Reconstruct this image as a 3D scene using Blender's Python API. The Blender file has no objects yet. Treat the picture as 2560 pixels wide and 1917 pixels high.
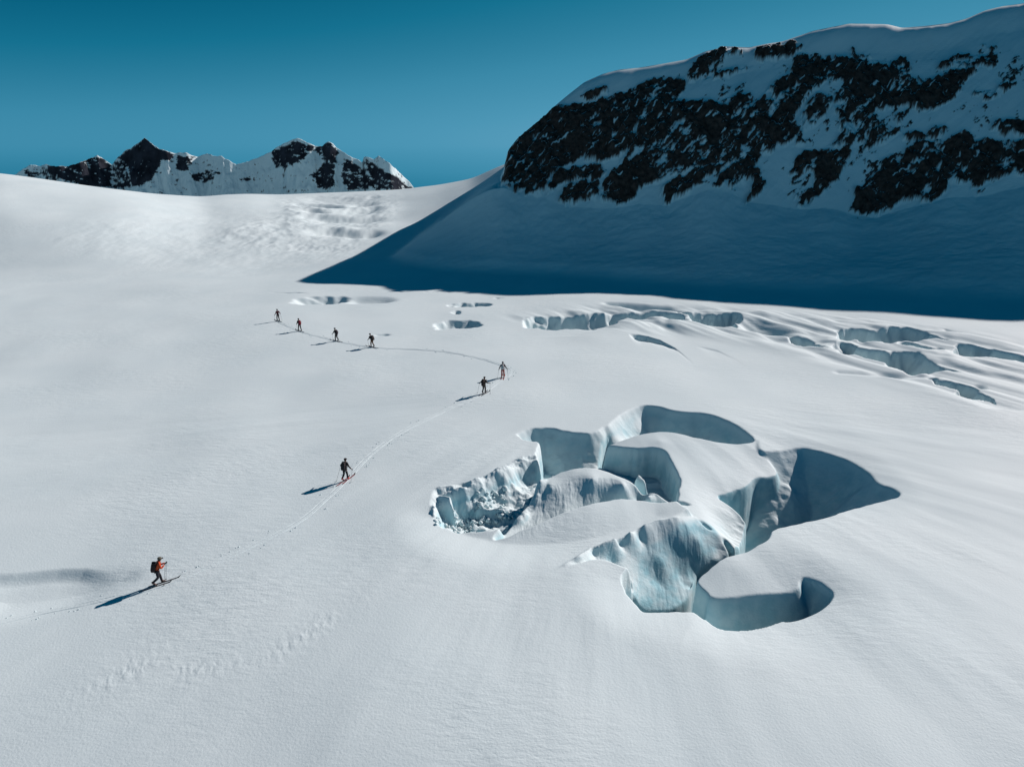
import bpy, bmesh, math, random
import numpy as np
from mathutils import Vector, Matrix, Euler

R = math.radians
F32 = np.float32
# ------------------------------------------------------------------ camera
scene = bpy.context.scene
W0, H0, FOC = 2560.0, 1917.0, 1780.0          # photo size and focal length in photo pixels
CAMH, PITCH = 24.0, R(18.4)
cd = bpy.data.cameras.new("Camera"); cam = bpy.data.objects.new("Camera", cd)
scene.collection.objects.link(cam); scene.camera = cam
cd.sensor_width = 36.0; cd.lens = FOC / W0 * 36.0
cd.clip_start = 0.1; cd.clip_end = 20000
cam.location = (0, 0, CAMH); cam.rotation_euler = (R(90) - PITCH, 0, 0)
# ------------------------------------------------------------------ sky and sun
SUN_EL, SUN_AZ = R(28.0), R(37.0)             # azimuth measured from +x towards +y
sund = Vector((math.cos(SUN_EL)*math.cos(SUN_AZ), math.cos(SUN_EL)*math.sin(SUN_AZ), math.sin(SUN_EL)))
world = bpy.data.worlds.new("World"); scene.world = world; world.use_nodes = True
nt = world.node_tree; nt.nodes.clear()
sky = nt.nodes.new("ShaderNodeTexSky"); sky.sky_type = 'NISHITA'; sky.sun_disc = False
sky.sun_elevation = SUN_EL; sky.sun_rotation = math.pi/2 - SUN_AZ
sky.altitude = 2000; sky.air_density = 1.0; sky.dust_density = 0.3; sky.ozone_density = 2.5
# the deep teal of this clear high-altitude sky: the physical sky's brightness drives its colour
sep = nt.nodes.new("ShaderNodeSeparateColor"); m01 = nt.nodes.new("ShaderNodeMath"); m01.operation = 'MULTIPLY'; m01.inputs[1].default_value = 0.1
ramp = nt.nodes.new("ShaderNodeValToRGB"); el = ramp.color_ramp.elements
SKYC = [(0, (0, 0, 0)), (.08, (.0, .030, .072)), (.20, (.0, .066, .138)), (.30, (.0, .098, .188)), (.42, (.008, .168, .285)), (.60, (.045, .255, .40)), (.78, (.075, .31, .47)), (1.0, (.13, .38, .55))]
el[0].position = 0; el[0].color = (0, 0, 0, 1); el[1].position = 1; el[1].color = SKYC[-1][1]+(1,)
for p_, c_ in SKYC[1:-1]: e_ = el.new(p_); e_.color = c_+(1,)
mul = nt.nodes.new("ShaderNodeMix"); mul.data_type = 'RGBA'; mul.blend_type = 'MULTIPLY'
mul.inputs[0].default_value = 1.0; mul.inputs[7].default_value = (8.3, 8.3, 8.3, 1)
bg = nt.nodes.new("ShaderNodeBackground"); bg.inputs[1].default_value = 0.10
wo = nt.nodes.new("ShaderNodeOutputWorld")
nt.links.new(sky.outputs[0], sep.inputs[0]); nt.links.new(sep.outputs[1], m01.inputs[0]); nt.links.new(m01.outputs[0], ramp.inputs[0])
nt.links.new(ramp.outputs[0], mul.inputs[6]); nt.links.new(mul.outputs[2], bg.inputs[0]); nt.links.new(bg.outputs[0], wo.inputs[0])
sl = bpy.data.lights.new("Sun", 'SUN'); sl.energy = 5.0; sl.angle = R(0.5); sl.color = (0.985, 0.775, 0.73)
so = bpy.data.objects.new("Sun", sl); scene.collection.objects.link(so)
so.rotation_euler = sund.to_track_quat('Z', 'Y').to_euler()
so.location = (60, 40, 80)
scene.view_settings.view_transform = 'Standard'; scene.view_settings.look = 'None'
scene.view_settings.exposure = 0.24; scene.view_settings.gamma = 1.0
scene.cycles.max_bounces = 5; scene.cycles.diffuse_bounces = 1

# ------------------------------------------------------------------ numpy helpers
rng = np.random.RandomState(7)
PERM = rng.permutation(256).astype(np.int32); PERM = np.concatenate([PERM, PERM, PERM])
GA = rng.rand(256)*2*np.pi; GX = np.cos(GA).astype(F32); GY = np.sin(GA).astype(F32)
def gnoise(x, y):
    x = np.asarray(x, F32); y = np.asarray(y, F32)
    xi = np.floor(x); yi = np.floor(y); xf = x-xi; yf = y-yi
    xi = xi.astype(np.int32) & 255; yi = yi.astype(np.int32) & 255
    u = xf*xf*xf*(xf*(xf*6-15)+10); v = yf*yf*yf*(yf*(yf*6-15)+10)
    p0 = PERM[xi]; p1 = PERM[xi+1]
    a = PERM[p0+yi]; b = PERM[p1+yi]; c = PERM[p0+yi+1]; d = PERM[p1+yi+1]
    na = GX[a]*xf+GY[a]*yf; nb = GX[b]*(xf-1)+GY[b]*yf
    nc = GX[c]*xf+GY[c]*(yf-1); nd = GX[d]*(xf-1)+GY[d]*(yf-1)
    l0 = na+u*(nb-na); l1 = nc+u*(nd-nc)
    return (l0+v*(l1-l0))*1.5
def fbm(x, y, o=4, lac=2.03, g=0.5, ridged=False):
    s = 0; a = 1.0; t = 0
    for i in range(o):
        n = gnoise(x+17.3*i, y-9.1*i)
        if ridged: n = 1-2*np.abs(n)
        s = s+a*n; t += a; a *= g; x = x*lac; y = y*lac
    return s/t
def cells(x, y, seed=0):
    # value of the nearest jittered cell: angular, block-shaped patches
    xi = np.floor(x).astype(np.int32); yi = np.floor(y).astype(np.int32); best = np.full(x.shape, 9., F32); val = np.zeros(x.shape, F32)
    for dx in (-1, 0, 1):
        for dy in (-1, 0, 1):
            cx, cy = xi+dx, yi+dy; h = PERM[(PERM[(cx+seed) & 255]+cy) & 255]
            d = (cx+.1+.8*PERM[h]/255.-x)**2+(cy+.1+.8*PERM[(h+71) & 255]/255.-y)**2
            m = d < best; best = np.where(m, d, best); val = np.where(m, PERM[(h+143) & 255]/255.-.5, val)
    return val.astype(F32)
def ss(a, b, x):
    t = np.clip((x-a)/(b-a), 0, 1); return t*t*(3-2*t)
def polyd(P, X, Y, closed=True):
    """distance to a polyline; signed (inside positive) when closed"""
    P = np.asarray(P, float); n = len(P)
    d2 = np.full(X.shape, 1e12, F32); ins = np.zeros(X.shape, bool)
    for i in range(n if closed else n-1):
        ax, ay = P[i]; bx, by = P[(i+1) % n]
        ex, ey = bx-ax, by-ay; L = ex*ex+ey*ey+1e-12
        t = np.clip(((X-ax)*ex+(Y-ay)*ey)/L, 0, 1)
        dx = X-ax-t*ex; dy = Y-ay-t*ey
        d2 = np.minimum(d2, dx*dx+dy*dy)
        if closed and ay != by:
            c = ((ay > Y) != (by > Y)) & (X < (bx-ax)*(Y-ay)/(by-ay)+ax)
            ins ^= c
    d = np.sqrt(d2)
    return np.where(ins, d, -d) if closed else d
def raydir(px, py):
    u = (px-W0/2)/FOC; v = (py-H0/2)/FOC
    return u, math.cos(PITCH)-v*math.sin(PITCH), -(math.sin(PITCH)+v*math.cos(PITCH))
_yy = np.linspace(0, 200, 801); _sl = ss(60, 80, _yy)*(1-ss(92, 112, _yy)); _dr = np.concatenate([[0], np.cumsum((_sl[1:]+_sl[:-1])/2*np.diff(_yy))])
def dome(x, y):
    """broad rise of the glacier: falls off to both sides and beyond the pair of skiers"""
    k = ss(6, 20, y)*(1-ss(62, 112, y)); u = x-1.0
    return -1.15*np.tanh((np.sqrt(14.0**2+u*u)-14.0)*.05)*k-.020*np.interp(y, _yy, _dr)*ss(-40, 5, x)*(1-ss(105, 150, y))
def unproj(px, py, z=0.0):
    u, fy, uz = raydir(px, py); zz = z
    for _ in range(6):
        t = (zz-CAMH)/uz
        if fy*t > 150: break
        zz = z+float(dome(u*t, fy*t))
    t = (zz-CAMH)/uz
    return (u*t, fy*t)
def slope_of(px, py):
    """column c = x/y and slope (z-24)/y of a photo pixel's ray"""
    u, fy, uz = raydir(px, py); return u/fy, uz/fy
def proj(X, Y, Z):
    zc = Y*math.cos(PITCH)-(Z-CAMH)*math.sin(PITCH)
    yc = Y*math.sin(PITCH)+(Z-CAMH)*math.cos(PITCH)
    return W0/2+FOC*X/zc, H0/2-FOC*yc/zc
def curve(pts, x):
    pts = sorted(pts); return np.interp(x, [p[0] for p in pts], [p[1] for p in pts])
def T1(l): return [(1050+x/2.76, 980+y/2.76) for x, y in l]
def T2(l): return [(1600+x/2.76, 980+y/2.76) for x, y in l]
def T3(l): return [(1200+x/1.6265, 340+y/1.6265) for x, y in l]
def T4(l): return [(x/1.7015, 300+y/1.7015) for x, y in l]
def T5(l): return [(1240+x/1.676, y/1.676) for x, y in l]

# ------------------------------------------------------------------ grid (fan of columns x/y = c, rows y)
def dens(segs):
    out = []
    for a, b, s in segs:
        n = max(1, int(round((b-a)/s))); out += list(np.linspace(a, b, n, endpoint=False))
    return np.array(out+[segs[-1][1]])
Q = 1.0
Cc = dens([(-2.2, -1.0, .03), (-1.0, -.80, .004), (-.80, -.16, .0015*Q), (-.16, .80, .00085*Q), (.80, 1.1, .004), (1.1, 2.6, .03)])
def perpx(a, b, k):
    # row positions spaced evenly on screen for flat ground
    n = int(24*712*(1/a-1/b)/k); return list(1/np.linspace(1/a, 1/b, n, endpoint=False))
rows = perpx(6, 14, 4)+perpx(14, 31, 1.5*Q)+list(np.arange(31, 70, .065*Q))+list(np.arange(70, 128, .22*Q))+list(np.arange(128, 182, .10*Q))+list(np.linspace(182, 420, 230, endpoint=False))+list(np.geomspace(420, 6000, 40))
Yr = np.array(rows)
C, Y = np.meshgrid(Cc.astype(F32), Yr.astype(F32)); X = C*Y
NR, NC = C.shape
print("grid", NR, NC, NR*NC)

def csm(a, w):
    # smooth a per-column profile over w in c
    g = np.arange(-3.0, 4.0, .0015); v = np.interp(g, Cc, a); k = np.exp(-(np.arange(-3*w, 3*w+.0015, .0015)/w)**2); k /= k.sum()
    v = np.convolve(np.pad(v, len(k)//2, mode='edge'), k, 'valid')[:len(g)]
    return np.interp(Cc, g, v).astype(F32)
# ------------------------------------------------------------------ far ground: skyline of the snow ridges
sk = [slope_of(px, py) for px, py in [(-800, 400), (-300, 412), (0, 435), (100, 448), (200, 462), (300, 474), (400, 485), (500, 492), (530, 490), (560, 487), (620, 485), (700, 487), (800, 483), (900, 479), (1000, 474), (1100, 462), (1180, 447), (1245, 417), (1290, 400), (1500, 380), (2600, 380)]]
skc = np.interp(Cc, [s[0] for s in sk], [s[1] for s in sk]).astype(F32)
skc = csm(skc, .012)
ys = csm(curve([(-2.5, 215), (-.74, 225), (-.52, 240), (-.22, 345), (-.1, 345), (0, 320), (.2, 300), (2.6, 300)], Cc), .05)
zs = CAMH+skc*ys
y0 = csm(curve([(-2.5, 120), (-.7, 130), (-.3, 145), (0, 150), (2.6, 150)], Cc), .08)
t = np.clip((Y-y0)/(ys-y0), 0, None)
rise = np.where(t < 1, (1-(1-np.minimum(t, 1))**1.6)*ss(0, .5, t)*.5+.5*ss(0, 1, t)**1.0, 1)
Z = zs*rise
Z = np.where(Y > ys, zs-(Y-ys)*(0.05+.12*ss(0, 60, Y-ys)), Z)
Z = np.where(Y > ys, np.minimum(Z, zs-(Y-ys)*.05), Z)
Z = np.where(Y > 600, np.minimum(Z, CAMH-.105*Y), Z)
near = 1-ss(110, 150, Y)
# gentle swells and wind drifts of the glacier
Z += .22*gnoise(X/34+3.1, Y/30+1.7)*near*ss(12, 25, Y)
Z += dome(X, Y).astype(F32)
Z += .13*gnoise(X/11-2.1+.3*gnoise(X/30, Y/30), Y/13+5.2)*near
Z += .5*fbm(X/45+7, Y/60, 3)*ss(125, 160, Y)*(1-ss(250, 300, Y))
th = np.arctan2(Y-70.7, X-9.3); rd = np.hypot(X-9.3, Y-70.7)
Z += (.12*fbm(th*6, rd/18+3, 3)+.020*fbm(th*31, rd/9, 3)*(.4+gnoise(X/9, Y/9+4)))*ss(8, 22, rd)*(1-ss(60, 72, Y))*ss(6, 14, Y)
Z -= .0045*np.clip(30-Y, 0, None)**2
Z0 = Z.copy()
MASKROCK = np.zeros(Z.shape, F32)      # 0 snow .. 1 rock
MASKICESHADE = np.zeros(Z.shape, F32)

def chaikin(P, closed=True, it=2):
    P = [np.array(p, float) for p in P]
    for _ in range(it):
        out = []; n = len(P)
        for i in range(n):
            if not closed and i in (0, n-1): out.append(P[i]); continue
            a, b, c = P[i-1], P[i], P[(i+1) % n]
            u, v = a-b, c-b
            cs = u@v/(np.linalg.norm(u)*np.linalg.norm(v)+1e-9)
            if cs > .35: out.append(b); continue
            out.append(b+u*.22); out.append(b+v*.22)
        P = out
    return np.array(P)
def region(poly, pad=1.0, z=0.0, smooth=True):
    """world polygon of photo pixels at height z and the grid window that holds it"""
    P = np.array([unproj(px, py, z if np.isscalar(z) else zz) for (px, py), zz in zip(poly, z if not np.isscalar(z) else [z]*len(poly))])
    if smooth: P = chaikin(P)
    c = P[:, 0]/P[:, 1]
    r0 = max(0, np.searchsorted(Yr, P[:, 1].min()-pad)-1); r1 = np.searchsorted(Yr, P[:, 1].max()+pad)+1
    m = pad/P[:, 1].min()
    c0 = max(0, np.searchsorted(Cc, c.min()-m)-1); c1 = np.searchsorted(Cc, c.max()+m)+1
    return P, (slice(r0, r1), slice(c0, c1))
def warp(sl_, a, s, seed=0):
    x, y = X[sl_], Y[sl_]
    if a == 0: return x, y
    return x+a*fbm(x/s+seed, y/s, 3), y+a*fbm(x/s+31+seed, y/s+11, 3)
def carve(poly, D, w, edge=.25, rough=.06, far=None, p=2.0, rsc=.8):
    """pit with a sharp rim: full depth D at distance w from the far rim"""
    P, s = region(poly)
    x, y = warp(s, rough, rsc, 3)
    d = polyd(P, x, y)
    k = ss(0, edge, d)
    if far is not None:
        q = polyd(chaikin([unproj(a, b) for a, b in far], False), x, y, closed=False)
    else: q = np.maximum(d, 0)
    f = 1-(1-np.clip(q/w, 0, 1))**p
    Z[s] = Z[s]-D*f*k
def hollow(poly, D, w, rough=.0):
    P, s = region(poly, pad=w+1)
    x, y = warp(s, rough, 1.5, 5)
    d = polyd(P, x, y)
    Z[s] = Z[s]-D*ss(-w, w, d)
def blur(s_, sx, sy):
    # round the lips: gaussian over sx columns and sy rows
    for ax, w_ in ((1, sx), (0, sy)):
        n = int(3*w_)+1; k = np.exp(-(np.arange(-n, n+1)/w_)**2/2).astype(F32); k /= k.sum()
        A = np.pad(Z[s_], [(n, n) if ax == 0 else (0, 0), (n, n) if ax == 1 else (0, 0)], mode='edge'); m_ = Z[s_].shape[ax]; o = 0
        for i_, kk in enumerate(k): o = o+kk*(A[i_:i_+m_] if ax == 0 else A[:, i_:i_+m_])
        f_ = np.clip(np.minimum(np.arange(m_), np.arange(m_)[::-1])/(3.0*n), 0, 1).astype(F32); f_ = f_[:, None] if ax == 0 else f_[None, :]
        Z[s_] = Z[s_]*(1-f_)+o*f_
def patch(poly, zv, extra=(), edge=.15, rough=.08, mode='over', shift=0.0, ice=0, rs=1.2, noise=0, plan=None):
    """surface through its outline's heights; a step at its edge is a cliff"""
    P, s = region(poly, z=np.array(zv if plan is None else plan, float), smooth=False); Ps = chaikin(P)
    E = [(unproj(a, b, z), z) for a, b, z in extra]
    pts = np.array([p for p in P]+[e[0] for e in E]); zz = np.array(list(zv)+[e[1] for e in E], float)
    n = len(pts)
    K = np.linalg.norm(pts[:, None]-pts[None], axis=2)
    A = np.zeros((n+3, n+3)); A[:n, :n] = K; A[:n, n] = 1; A[:n, n+1:] = pts; A[n, :n] = 1; A[n+1:, :n] = pts.T
    A[:n, :n] -= np.eye(n)*shift
    sol = np.linalg.lstsq(A, np.concatenate([zz, [0, 0, 0]]), rcond=None)[0].astype(F32)
    x0, y0_ = X[s], Y[s]
    x, y = warp(s, rough, rs, 9)
    d = polyd(Ps, x, y)
    zp = sol[n]+sol[n+1]*x0+sol[n+2]*y0_
    for i in range(n): zp = zp+sol[i]*np.hypot(x0-F32(pts[i, 0]), y0_-F32(pts[i, 1]))
    if noise: zp = zp+noise
    zp = zp+BASE[s]
    k = ss(-edge*.5, edge*.5, d)
    if mode == 'max': zp = np.maximum(zp, Z[s])
    if mode == 'min': zp = np.minimum(zp, Z[s])
    Z[s] = Z[s]*(1-k)+zp*k
    return P, s, d

# ------------------------------------------------------------------ the collapsed crevasse in the foreground
# basin in front of the broken blocks
hollow([(1090, 1290), (1290, 1310), (1500, 1310), (1640, 1280), (1600, 1320), (1450, 1370), (1250, 1380), (1100, 1330)], .7, 3.0)
hollow([(1560, 1440), (1700, 1400), (1830, 1450), (2000, 1430), (2080, 1480), (1990, 1530), (1820, 1560), (1740, 1510), (1610, 1510)], .95, 3.8)
hollow(T2([(820, 400), (1100, 370), (1450, 440), (1600, 560), (1700, 690), (1330, 830), (900, 940), (700, 1050), (600, 900)]), .5, 3.0)
BASE = Z-0.0
# A: top alcove
A_far = [(1521, 1062), (1554, 1034), (1601, 1013), (1644, 1016), (1687, 1031), (1770, 1036), (1839, 1063), (1893, 1100)]
carve([(1500, 1100)]+A_far+[(1858, 1125), (1745, 1135), (1604, 1130), (1506, 1140)], 3.2, 3.6, far=A_far, p=1.6)
# D: left alcove under the blocks
D_far = T1([(660, 290), (740, 248), (900, 240), (1000, 265), (1150, 282), (1215, 272)])+[(1521, 1062)]
carve(T1([(690, 320)])[:0]+D_far+T1([(1400, 400), (1300, 560), (1000, 600), (880, 560), (815, 470), (815, 390), (840, 335), (740, 330), (690, 300)]), 3.0, 3.4, far=D_far, p=1.5, rough=.15)
# E: lower left broken ice
E_far = T1([(90, 800), (110, 700), (200, 690), (380, 660), (500, 600), (600, 560), (660, 500), (740, 470), (815, 465)])
carve(E_far+T1([(890, 510), (920, 600), (850, 720), (700, 880), (640, 900), (350, 930), (100, 900)]), 1.7, 1.6, far=E_far, p=1.5, rough=.3, edge=.6)
# B: right pit
B_far = T2([(770, 375), (820, 400), (950, 388), (1100, 358), (1250, 385), (1450, 440), (1600, 530), (1650, 600), (1760, 640), (1830, 690)])
B_near = T2([(1600, 740), (1400, 790), (1330, 830), (1100, 885), (960, 915), (900, 940), (890, 990), (800, 1050), (700, 1090), (610, 1110), (500, 1160), (400, 1230), (385, 1260)])
B_slot = T2([(440, 1310), (480, 1335), (440, 1400), (380, 1450), (240, 1450), (20, 1470)])+T1([(1550, 1470), (1490, 1400), (1400, 1290)])
carve(B_far+B_near+B_slot+[(1560, 1420), (1700, 1300), (1800, 1200)], 9.5, 10.0, far=B_far, p=1.0, rough=.10)
# C: crescent hollow
C_far = T2([(400, 1270), (440, 1310), (520, 1350), (640, 1345), (900, 1325), (1100, 1310), (1105, 1250), (1140, 1245), (1250, 1280), (1340, 1350)])
C_near = T2([(1330, 1400), (1250, 1460), (1100, 1520), (1020, 1530), (990, 1510), (900, 1560), (780, 1590), (600, 1595), (530, 1580), (440, 1510), (380, 1450), (330, 1450), (330, 1380)])
carve(C_far+C_near, 3.4, 2.6, far=C_far, p=1.9, rough=.05)

# 1: the top block with its slope running down to the right
N = 0
patch([(1506, 1114), (1550, 1098), (1604, 1083), (1672, 1078), (1745, 1096), (1800, 1108), (1854, 1110), (1893, 1102), (1893, 1126), (1925, 1145), (1948, 1168), (1946, 1184), (1890, 1194), (1875, 1214), (1817, 1239), (1803, 1243), (1832, 1263), (1875, 1295), (1868, 1320), (1857, 1371), (1839, 1380), (1815, 1345), (1763, 1310), (1717, 1285), (1695, 1261), (1672, 1240), (1690, 1200), (1660, 1165), (1651, 1128), (1593, 1128), (1535, 1119)],
      [-.2, .05, .25, .3, .2, 0, -.1, -.05, -.2, -.5, -.9, -1.0, -1.0, -1.0, -1.2, -1.2, -1.6, -2.1, -2.4, -2.7, -2.2, -1.6, -.9, -.6, -.35, -.3, -.2, .05, .1, 0, -.1],
      extra=[(1750, 1180, -.3), (1650, 1105, .3), (1760, 1240, -.8), (1800, 1290, -1.5), (1720, 1240, -.5)], edge=.2, rough=.10)
# 1b: its grey front face, stepping down
patch([(1485, 1125), (1506, 1114), (1535, 1119), (1593, 1129), (1651, 1129), (1668, 1160), (1692, 1200), (1690, 1262), (1640, 1246), (1600, 1225), (1540, 1200), (1485, 1185)],
      [-2.0, -2.2, -2.4, -2.5, -2.5, -2.5, -2.4, -2.3, -2.4, -2.4, -2.3, -2.2], plan=[-.3, -.2, -.15, -.1, -.1, -.3, -.5, -.6, 0, 0, 0, 0], edge=.3, rough=.2)
# 2: middle block
Q2 = [(1340, 1212), (1376, 1192), (1412, 1173), (1456, 1165), (1503, 1172), (1550, 1187), (1593, 1205), (1648, 1226), (1695, 1259), (1722, 1283), (1650, 1302), (1560, 1296), (1467, 1312), (1376, 1330), (1290, 1352), (1238, 1352), (1285, 1297), (1322, 1264), (1333, 1241)]
patch(Q2, [.1, .3, .55, .65, .6, .45, .3, 0, -.6, -1.3, -1.6, -1.8, -1.7, -1.4, -1.1, -.7, -.9, -.8, -.5],
      extra=[(1376, 1216, .25), (1485, 1200, .6), (1560, 1212, .4), (1620, 1236, 0), (1400, 1262, -.5), (1500, 1250, -.55), (1600, 1262, -1.2), (1420, 1300, -1.15)], edge=.18, rough=.12)
# 3: front block, ridge running right, grey face towards the camera
Q3 = [(1385, 1421), (1412, 1400), (1441, 1375), (1478, 1342), (1507, 1331), (1539, 1324), (1575, 1310), (1608, 1292), (1637, 1284), (1684, 1287), (1728, 1284), (1763, 1310), (1803, 1332), (1839, 1376), (1790, 1410), (1745, 1440), (1740, 1475), (1700, 1520), (1600, 1530), (1586, 1487), (1557, 1447), (1507, 1413), (1478, 1409), (1441, 1415)]
patch(Q3, [.0, .25, .45, .6, .6, .6, .55, .5, .35, .1, -.6, -.9, -1.4, -2.0, -2.6, -3.2, -3.4, -3.5, -3.5, -2.4, -1.2, -.7, -.55, -.35],
      extra=[(1480, 1378, -.4), (1540, 1365, -.7), (1600, 1345, -.7), (1650, 1338, -.75), (1700, 1340, -.9), (1745, 1350, -1.25), (1530, 1405, -1.1), (1600, 1400, -1.55), (1650, 1400, -1.8), (1700, 1390, -2.0), (1770, 1370, -1.9), (1640, 1450, -2.8), (1700, 1440, -3.0)], edge=.2, rough=.12)
patch([(1088, 1262), (1092, 1238), (1108, 1228), (1124, 1236), (1136, 1262), (1142, 1290), (1118, 1300), (1094, 1298)], [-.3, .1, .3, .25, -.1, -.9, -1.2, -1.1], edge=.25, rough=.25, rs=.6)
patch([(1190, 1268), (1215, 1256), (1250, 1262), (1278, 1280), (1262, 1292), (1220, 1284), (1195, 1286)], [-.8, -.6, -.7, -1.0, -1.4, -1.4, -1.3], edge=.2, rough=.25, rs=.6)
patch([(1583, 1196), (1590, 1175), (1606, 1180), (1618, 1196), (1624, 1216), (1600, 1212)], [-.5, -.1, -.2, -.5, -.9, -.9], edge=.15, rough=.12, rs=.5)
DZ = Z-Z0     # how far the ground was broken here

# rough, wind-scoured faces of the broken blocks
sl_c = (slice(np.searchsorted(Yr, 33), np.searchsorted(Yr, 68)), slice(np.searchsorted(Cc, -.13), np.searchsorted(Cc, .62)))
xc, yc = X[sl_c], Y[sl_c]
def pmask(poly, z=0.0, w=.5):
    P, s = region(poly, pad=2, z=z); m = np.zeros(Z.shape, F32); m[s] = ss(-w, w, polyd(P, X[s], Y[s])); return m
m2 = pmask([(1345, 1232), (1400, 1215), (1485, 1200), (1560, 1212), (1640, 1240), (1722, 1285), (1640, 1305), (1467, 1312), (1290, 1352), (1240, 1352), (1322, 1266)], -.5)[sl_c]
m3 = pmask([(1400, 1415), (1478, 1350), (1608, 1296), (1728, 1290), (1839, 1376), (1740, 1470), (1700, 1525), (1600, 1530), (1557, 1447)], -1.0)[sl_c]
blur(sl_c, 2.4, 1.6)
gzy = np.gradient(Z[sl_c], axis=0)/np.gradient(yc, axis=0)
mr = np.clip(m2+m3, 0, 1)*ss(.10, .30, gzy)
Z[sl_c] += mr*(.11*fbm(xc/2.6, yc/2.2, 4, g=.5)+.055*fbm(xc*2.4+.6*fbm(xc, yc, 2), yc*.45, 4, g=.6))
mE = pmask(E_far+T1([(890, 510), (900, 640), (700, 880), (560, 870), (350, 900), (90, 880)]), -.4, .3)[sl_c]
Z[sl_c] += mE*(.85*fbm(xc/2.3+4, yc/2.1, 5, g=.45)+.1)
wall = ss(.8, 2.5, -DZ[sl_c])*(1-mr)
Z[sl_c] += wall*(.85*fbm(xc/5.5, yc/3.4+3, 3, g=.36)+.14*fbm(xc/1.6+yc/3, yc/.7, 3))

# ------------------------------------------------------------------ crevasses of the middle distance
def pitz(l, D, w, **k): carve(l, D*1.7, w*.9, edge=.3, rough=1.2, rsc=2.2, p=1.2, **k)
pitz(T3([(165, 748), (250, 738), (400, 734), (490, 726), (620, 718), (740, 722), (800, 728), (895, 764), (850, 760), (740, 742), (620, 744), (600, 757), (500, 780), (420, 787), (250, 784), (178, 778)]), 1.5, 2.2)
pitz(T3([(780, 713), (830, 718), (940, 724), (1058, 722), (1064, 740), (1040, 787), (980, 779), (900, 768), (860, 744)]), 2.2, 3.0)
pitz(T3([(1440, 777), (1540, 773), (1610, 790), (1640, 777), (1760, 779), (1820, 800), (1850, 812), (1970, 834), (1850, 828), (1740, 828), (1690, 846), (1640, 838), (1500, 824), (1450, 812)]), 2.0, 2.6)
pitz(T3([(1250, 812), (1320, 818), (1380, 845), (1435, 872), (1330, 854), (1255, 843)]), 1.2, 1.8)
pitz(T3([(1440, 838), (1500, 838), (1560, 862), (1620, 874), (1720, 876), (1800, 890), (1880, 932), (1960, 960), (1860, 955), (1800, 970), (1740, 968), (1640, 918), (1520, 888), (1445, 878)]), 2.4, 3.2)
pitz(T3([(1700, 838), (1780, 845), (1900, 862), (1860, 872), (1790, 868), (1740, 860)]), 1.2, 2)
pitz(T3([(1905, 845), (1990, 856), (2060, 862), (2110, 880), (2212, 895), (2290, 915), (2300, 935), (2212, 920), (2100, 893), (1920, 884)]), 1.6, 2.2)
pitz(T3([(1815, 983), (1900, 995), (2000, 1020), (2050, 1050), (2130, 1095), (2060, 1072), (1990, 1062), (1920, 1028)]), 1.8, 2.2)
pitz(T3([(1830, 775), (1900, 785), (1960, 800), (1960, 803), (1900, 790)]), .6, 1)
pitz(T4([(1225, 781), (1240, 766), (1262, 755), (1330, 749), (1400, 746), (1500, 748), (1480, 768), (1400, 780), (1300, 783)]), 0.99, 3.6)
pitz(T4([(1878, 792), (1915, 785), (1960, 780), (2060, 778), (2108, 787), (2040, 794), (2000, 797), (1930, 799)]), 0.99, 2.4)
pitz(T4([(1918, 821), (1932, 814), (1960, 813), (1968, 822), (1955, 830), (1935, 828)]), 0.74, 1.5)
pitz(T4([(1838, 868), (1855, 858), (1900, 852), (1990, 853), (2035, 862), (2070, 878), (1980, 886), (1900, 889), (1860, 892)]), 0.62, 1.8)
pitz(T4([(1590, 908), (1640, 908), (1670, 914), (1640, 918), (1600, 917)]), 0.50, 1.2)
pitz(T4([(1080, 733), (1250, 733), (1370, 737), (1250, 737)]), 0.43, .8)
pitz(T4([(1590, 727), (1700, 727), (1800, 730), (1700, 731)]), 0.43, .8)
pitz(T4([(1800, 729), (1950, 732), (1940, 734), (1800, 732)]), 0.31, .8)
pitz(T4([(2050, 756), (2120, 757), (2180, 762), (2120, 761)]), 0.43, .8)
hollow(T4([(1500, 752), (1640, 755), (1670, 768), (1560, 776), (1480, 770)]), .7, 1.6)
hollow(T3([(520, 685), (600, 686), (760, 700), (800, 716), (700, 706), (600, 700)]), 1.0, 1.3)
hollow(T3([(1060, 752), (1160, 752), (1240, 790), (1250, 815), (1150, 800), (1060, 780)]), 1.2, 2.0)
0 and hollow(T3([(665, 812), (720, 822), (780, 850), (830, 885), (838, 905), (770, 885), (700, 850)]), 1.0, .9)
0 and hollow(T3([(880, 850), (960, 870), (1060, 915), (1100, 950), (1000, 920), (900, 880)]), .5, 1.8)
hollow(T3([(1460, 960), (1700, 968), (1850, 975), (1700, 980)]), .5, 1.0)
hollow([(1200+2010/1.6265, 340+1010/1.6265), (1200+2050/1.6265, 340+1015/1.6265), (1200+2040/1.6265, 340+1030/1.6265)], .4, .6)
# sagging folds that run with the crevasses
pa, pb = np.array(unproj(*T3([(1440, 842)])[0])), np.array(unproj(*T3([(1900, 965)])[0])); dv_ = (pb-pa)/np.linalg.norm(pb-pa)
P, s = region(T3([(160, 740), (500, 690), (1000, 700), (1700, 760), (2250, 850), (2400, 1000), (2100, 1110), (1700, 1000), (1100, 820), (500, 790)]), pad=8)
al = X[s]*dv_[0]+Y[s]*dv_[1]; ac = -X[s]*dv_[1]+Y[s]*dv_[0]; d = polyd(P, X[s], Y[s])
Z[s] += .95*ss(-4, 5, d)*fbm(al/19+1.5*fbm(al/20, ac/20, 2), ac/4.2, 3, g=.42)
blur((slice(np.searchsorted(Yr, 72), np.searchsorted(Yr, 127)), slice(np.searchsorted(Cc, -.5), np.searchsorted(Cc, .95))), 1.8, .7)
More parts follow.
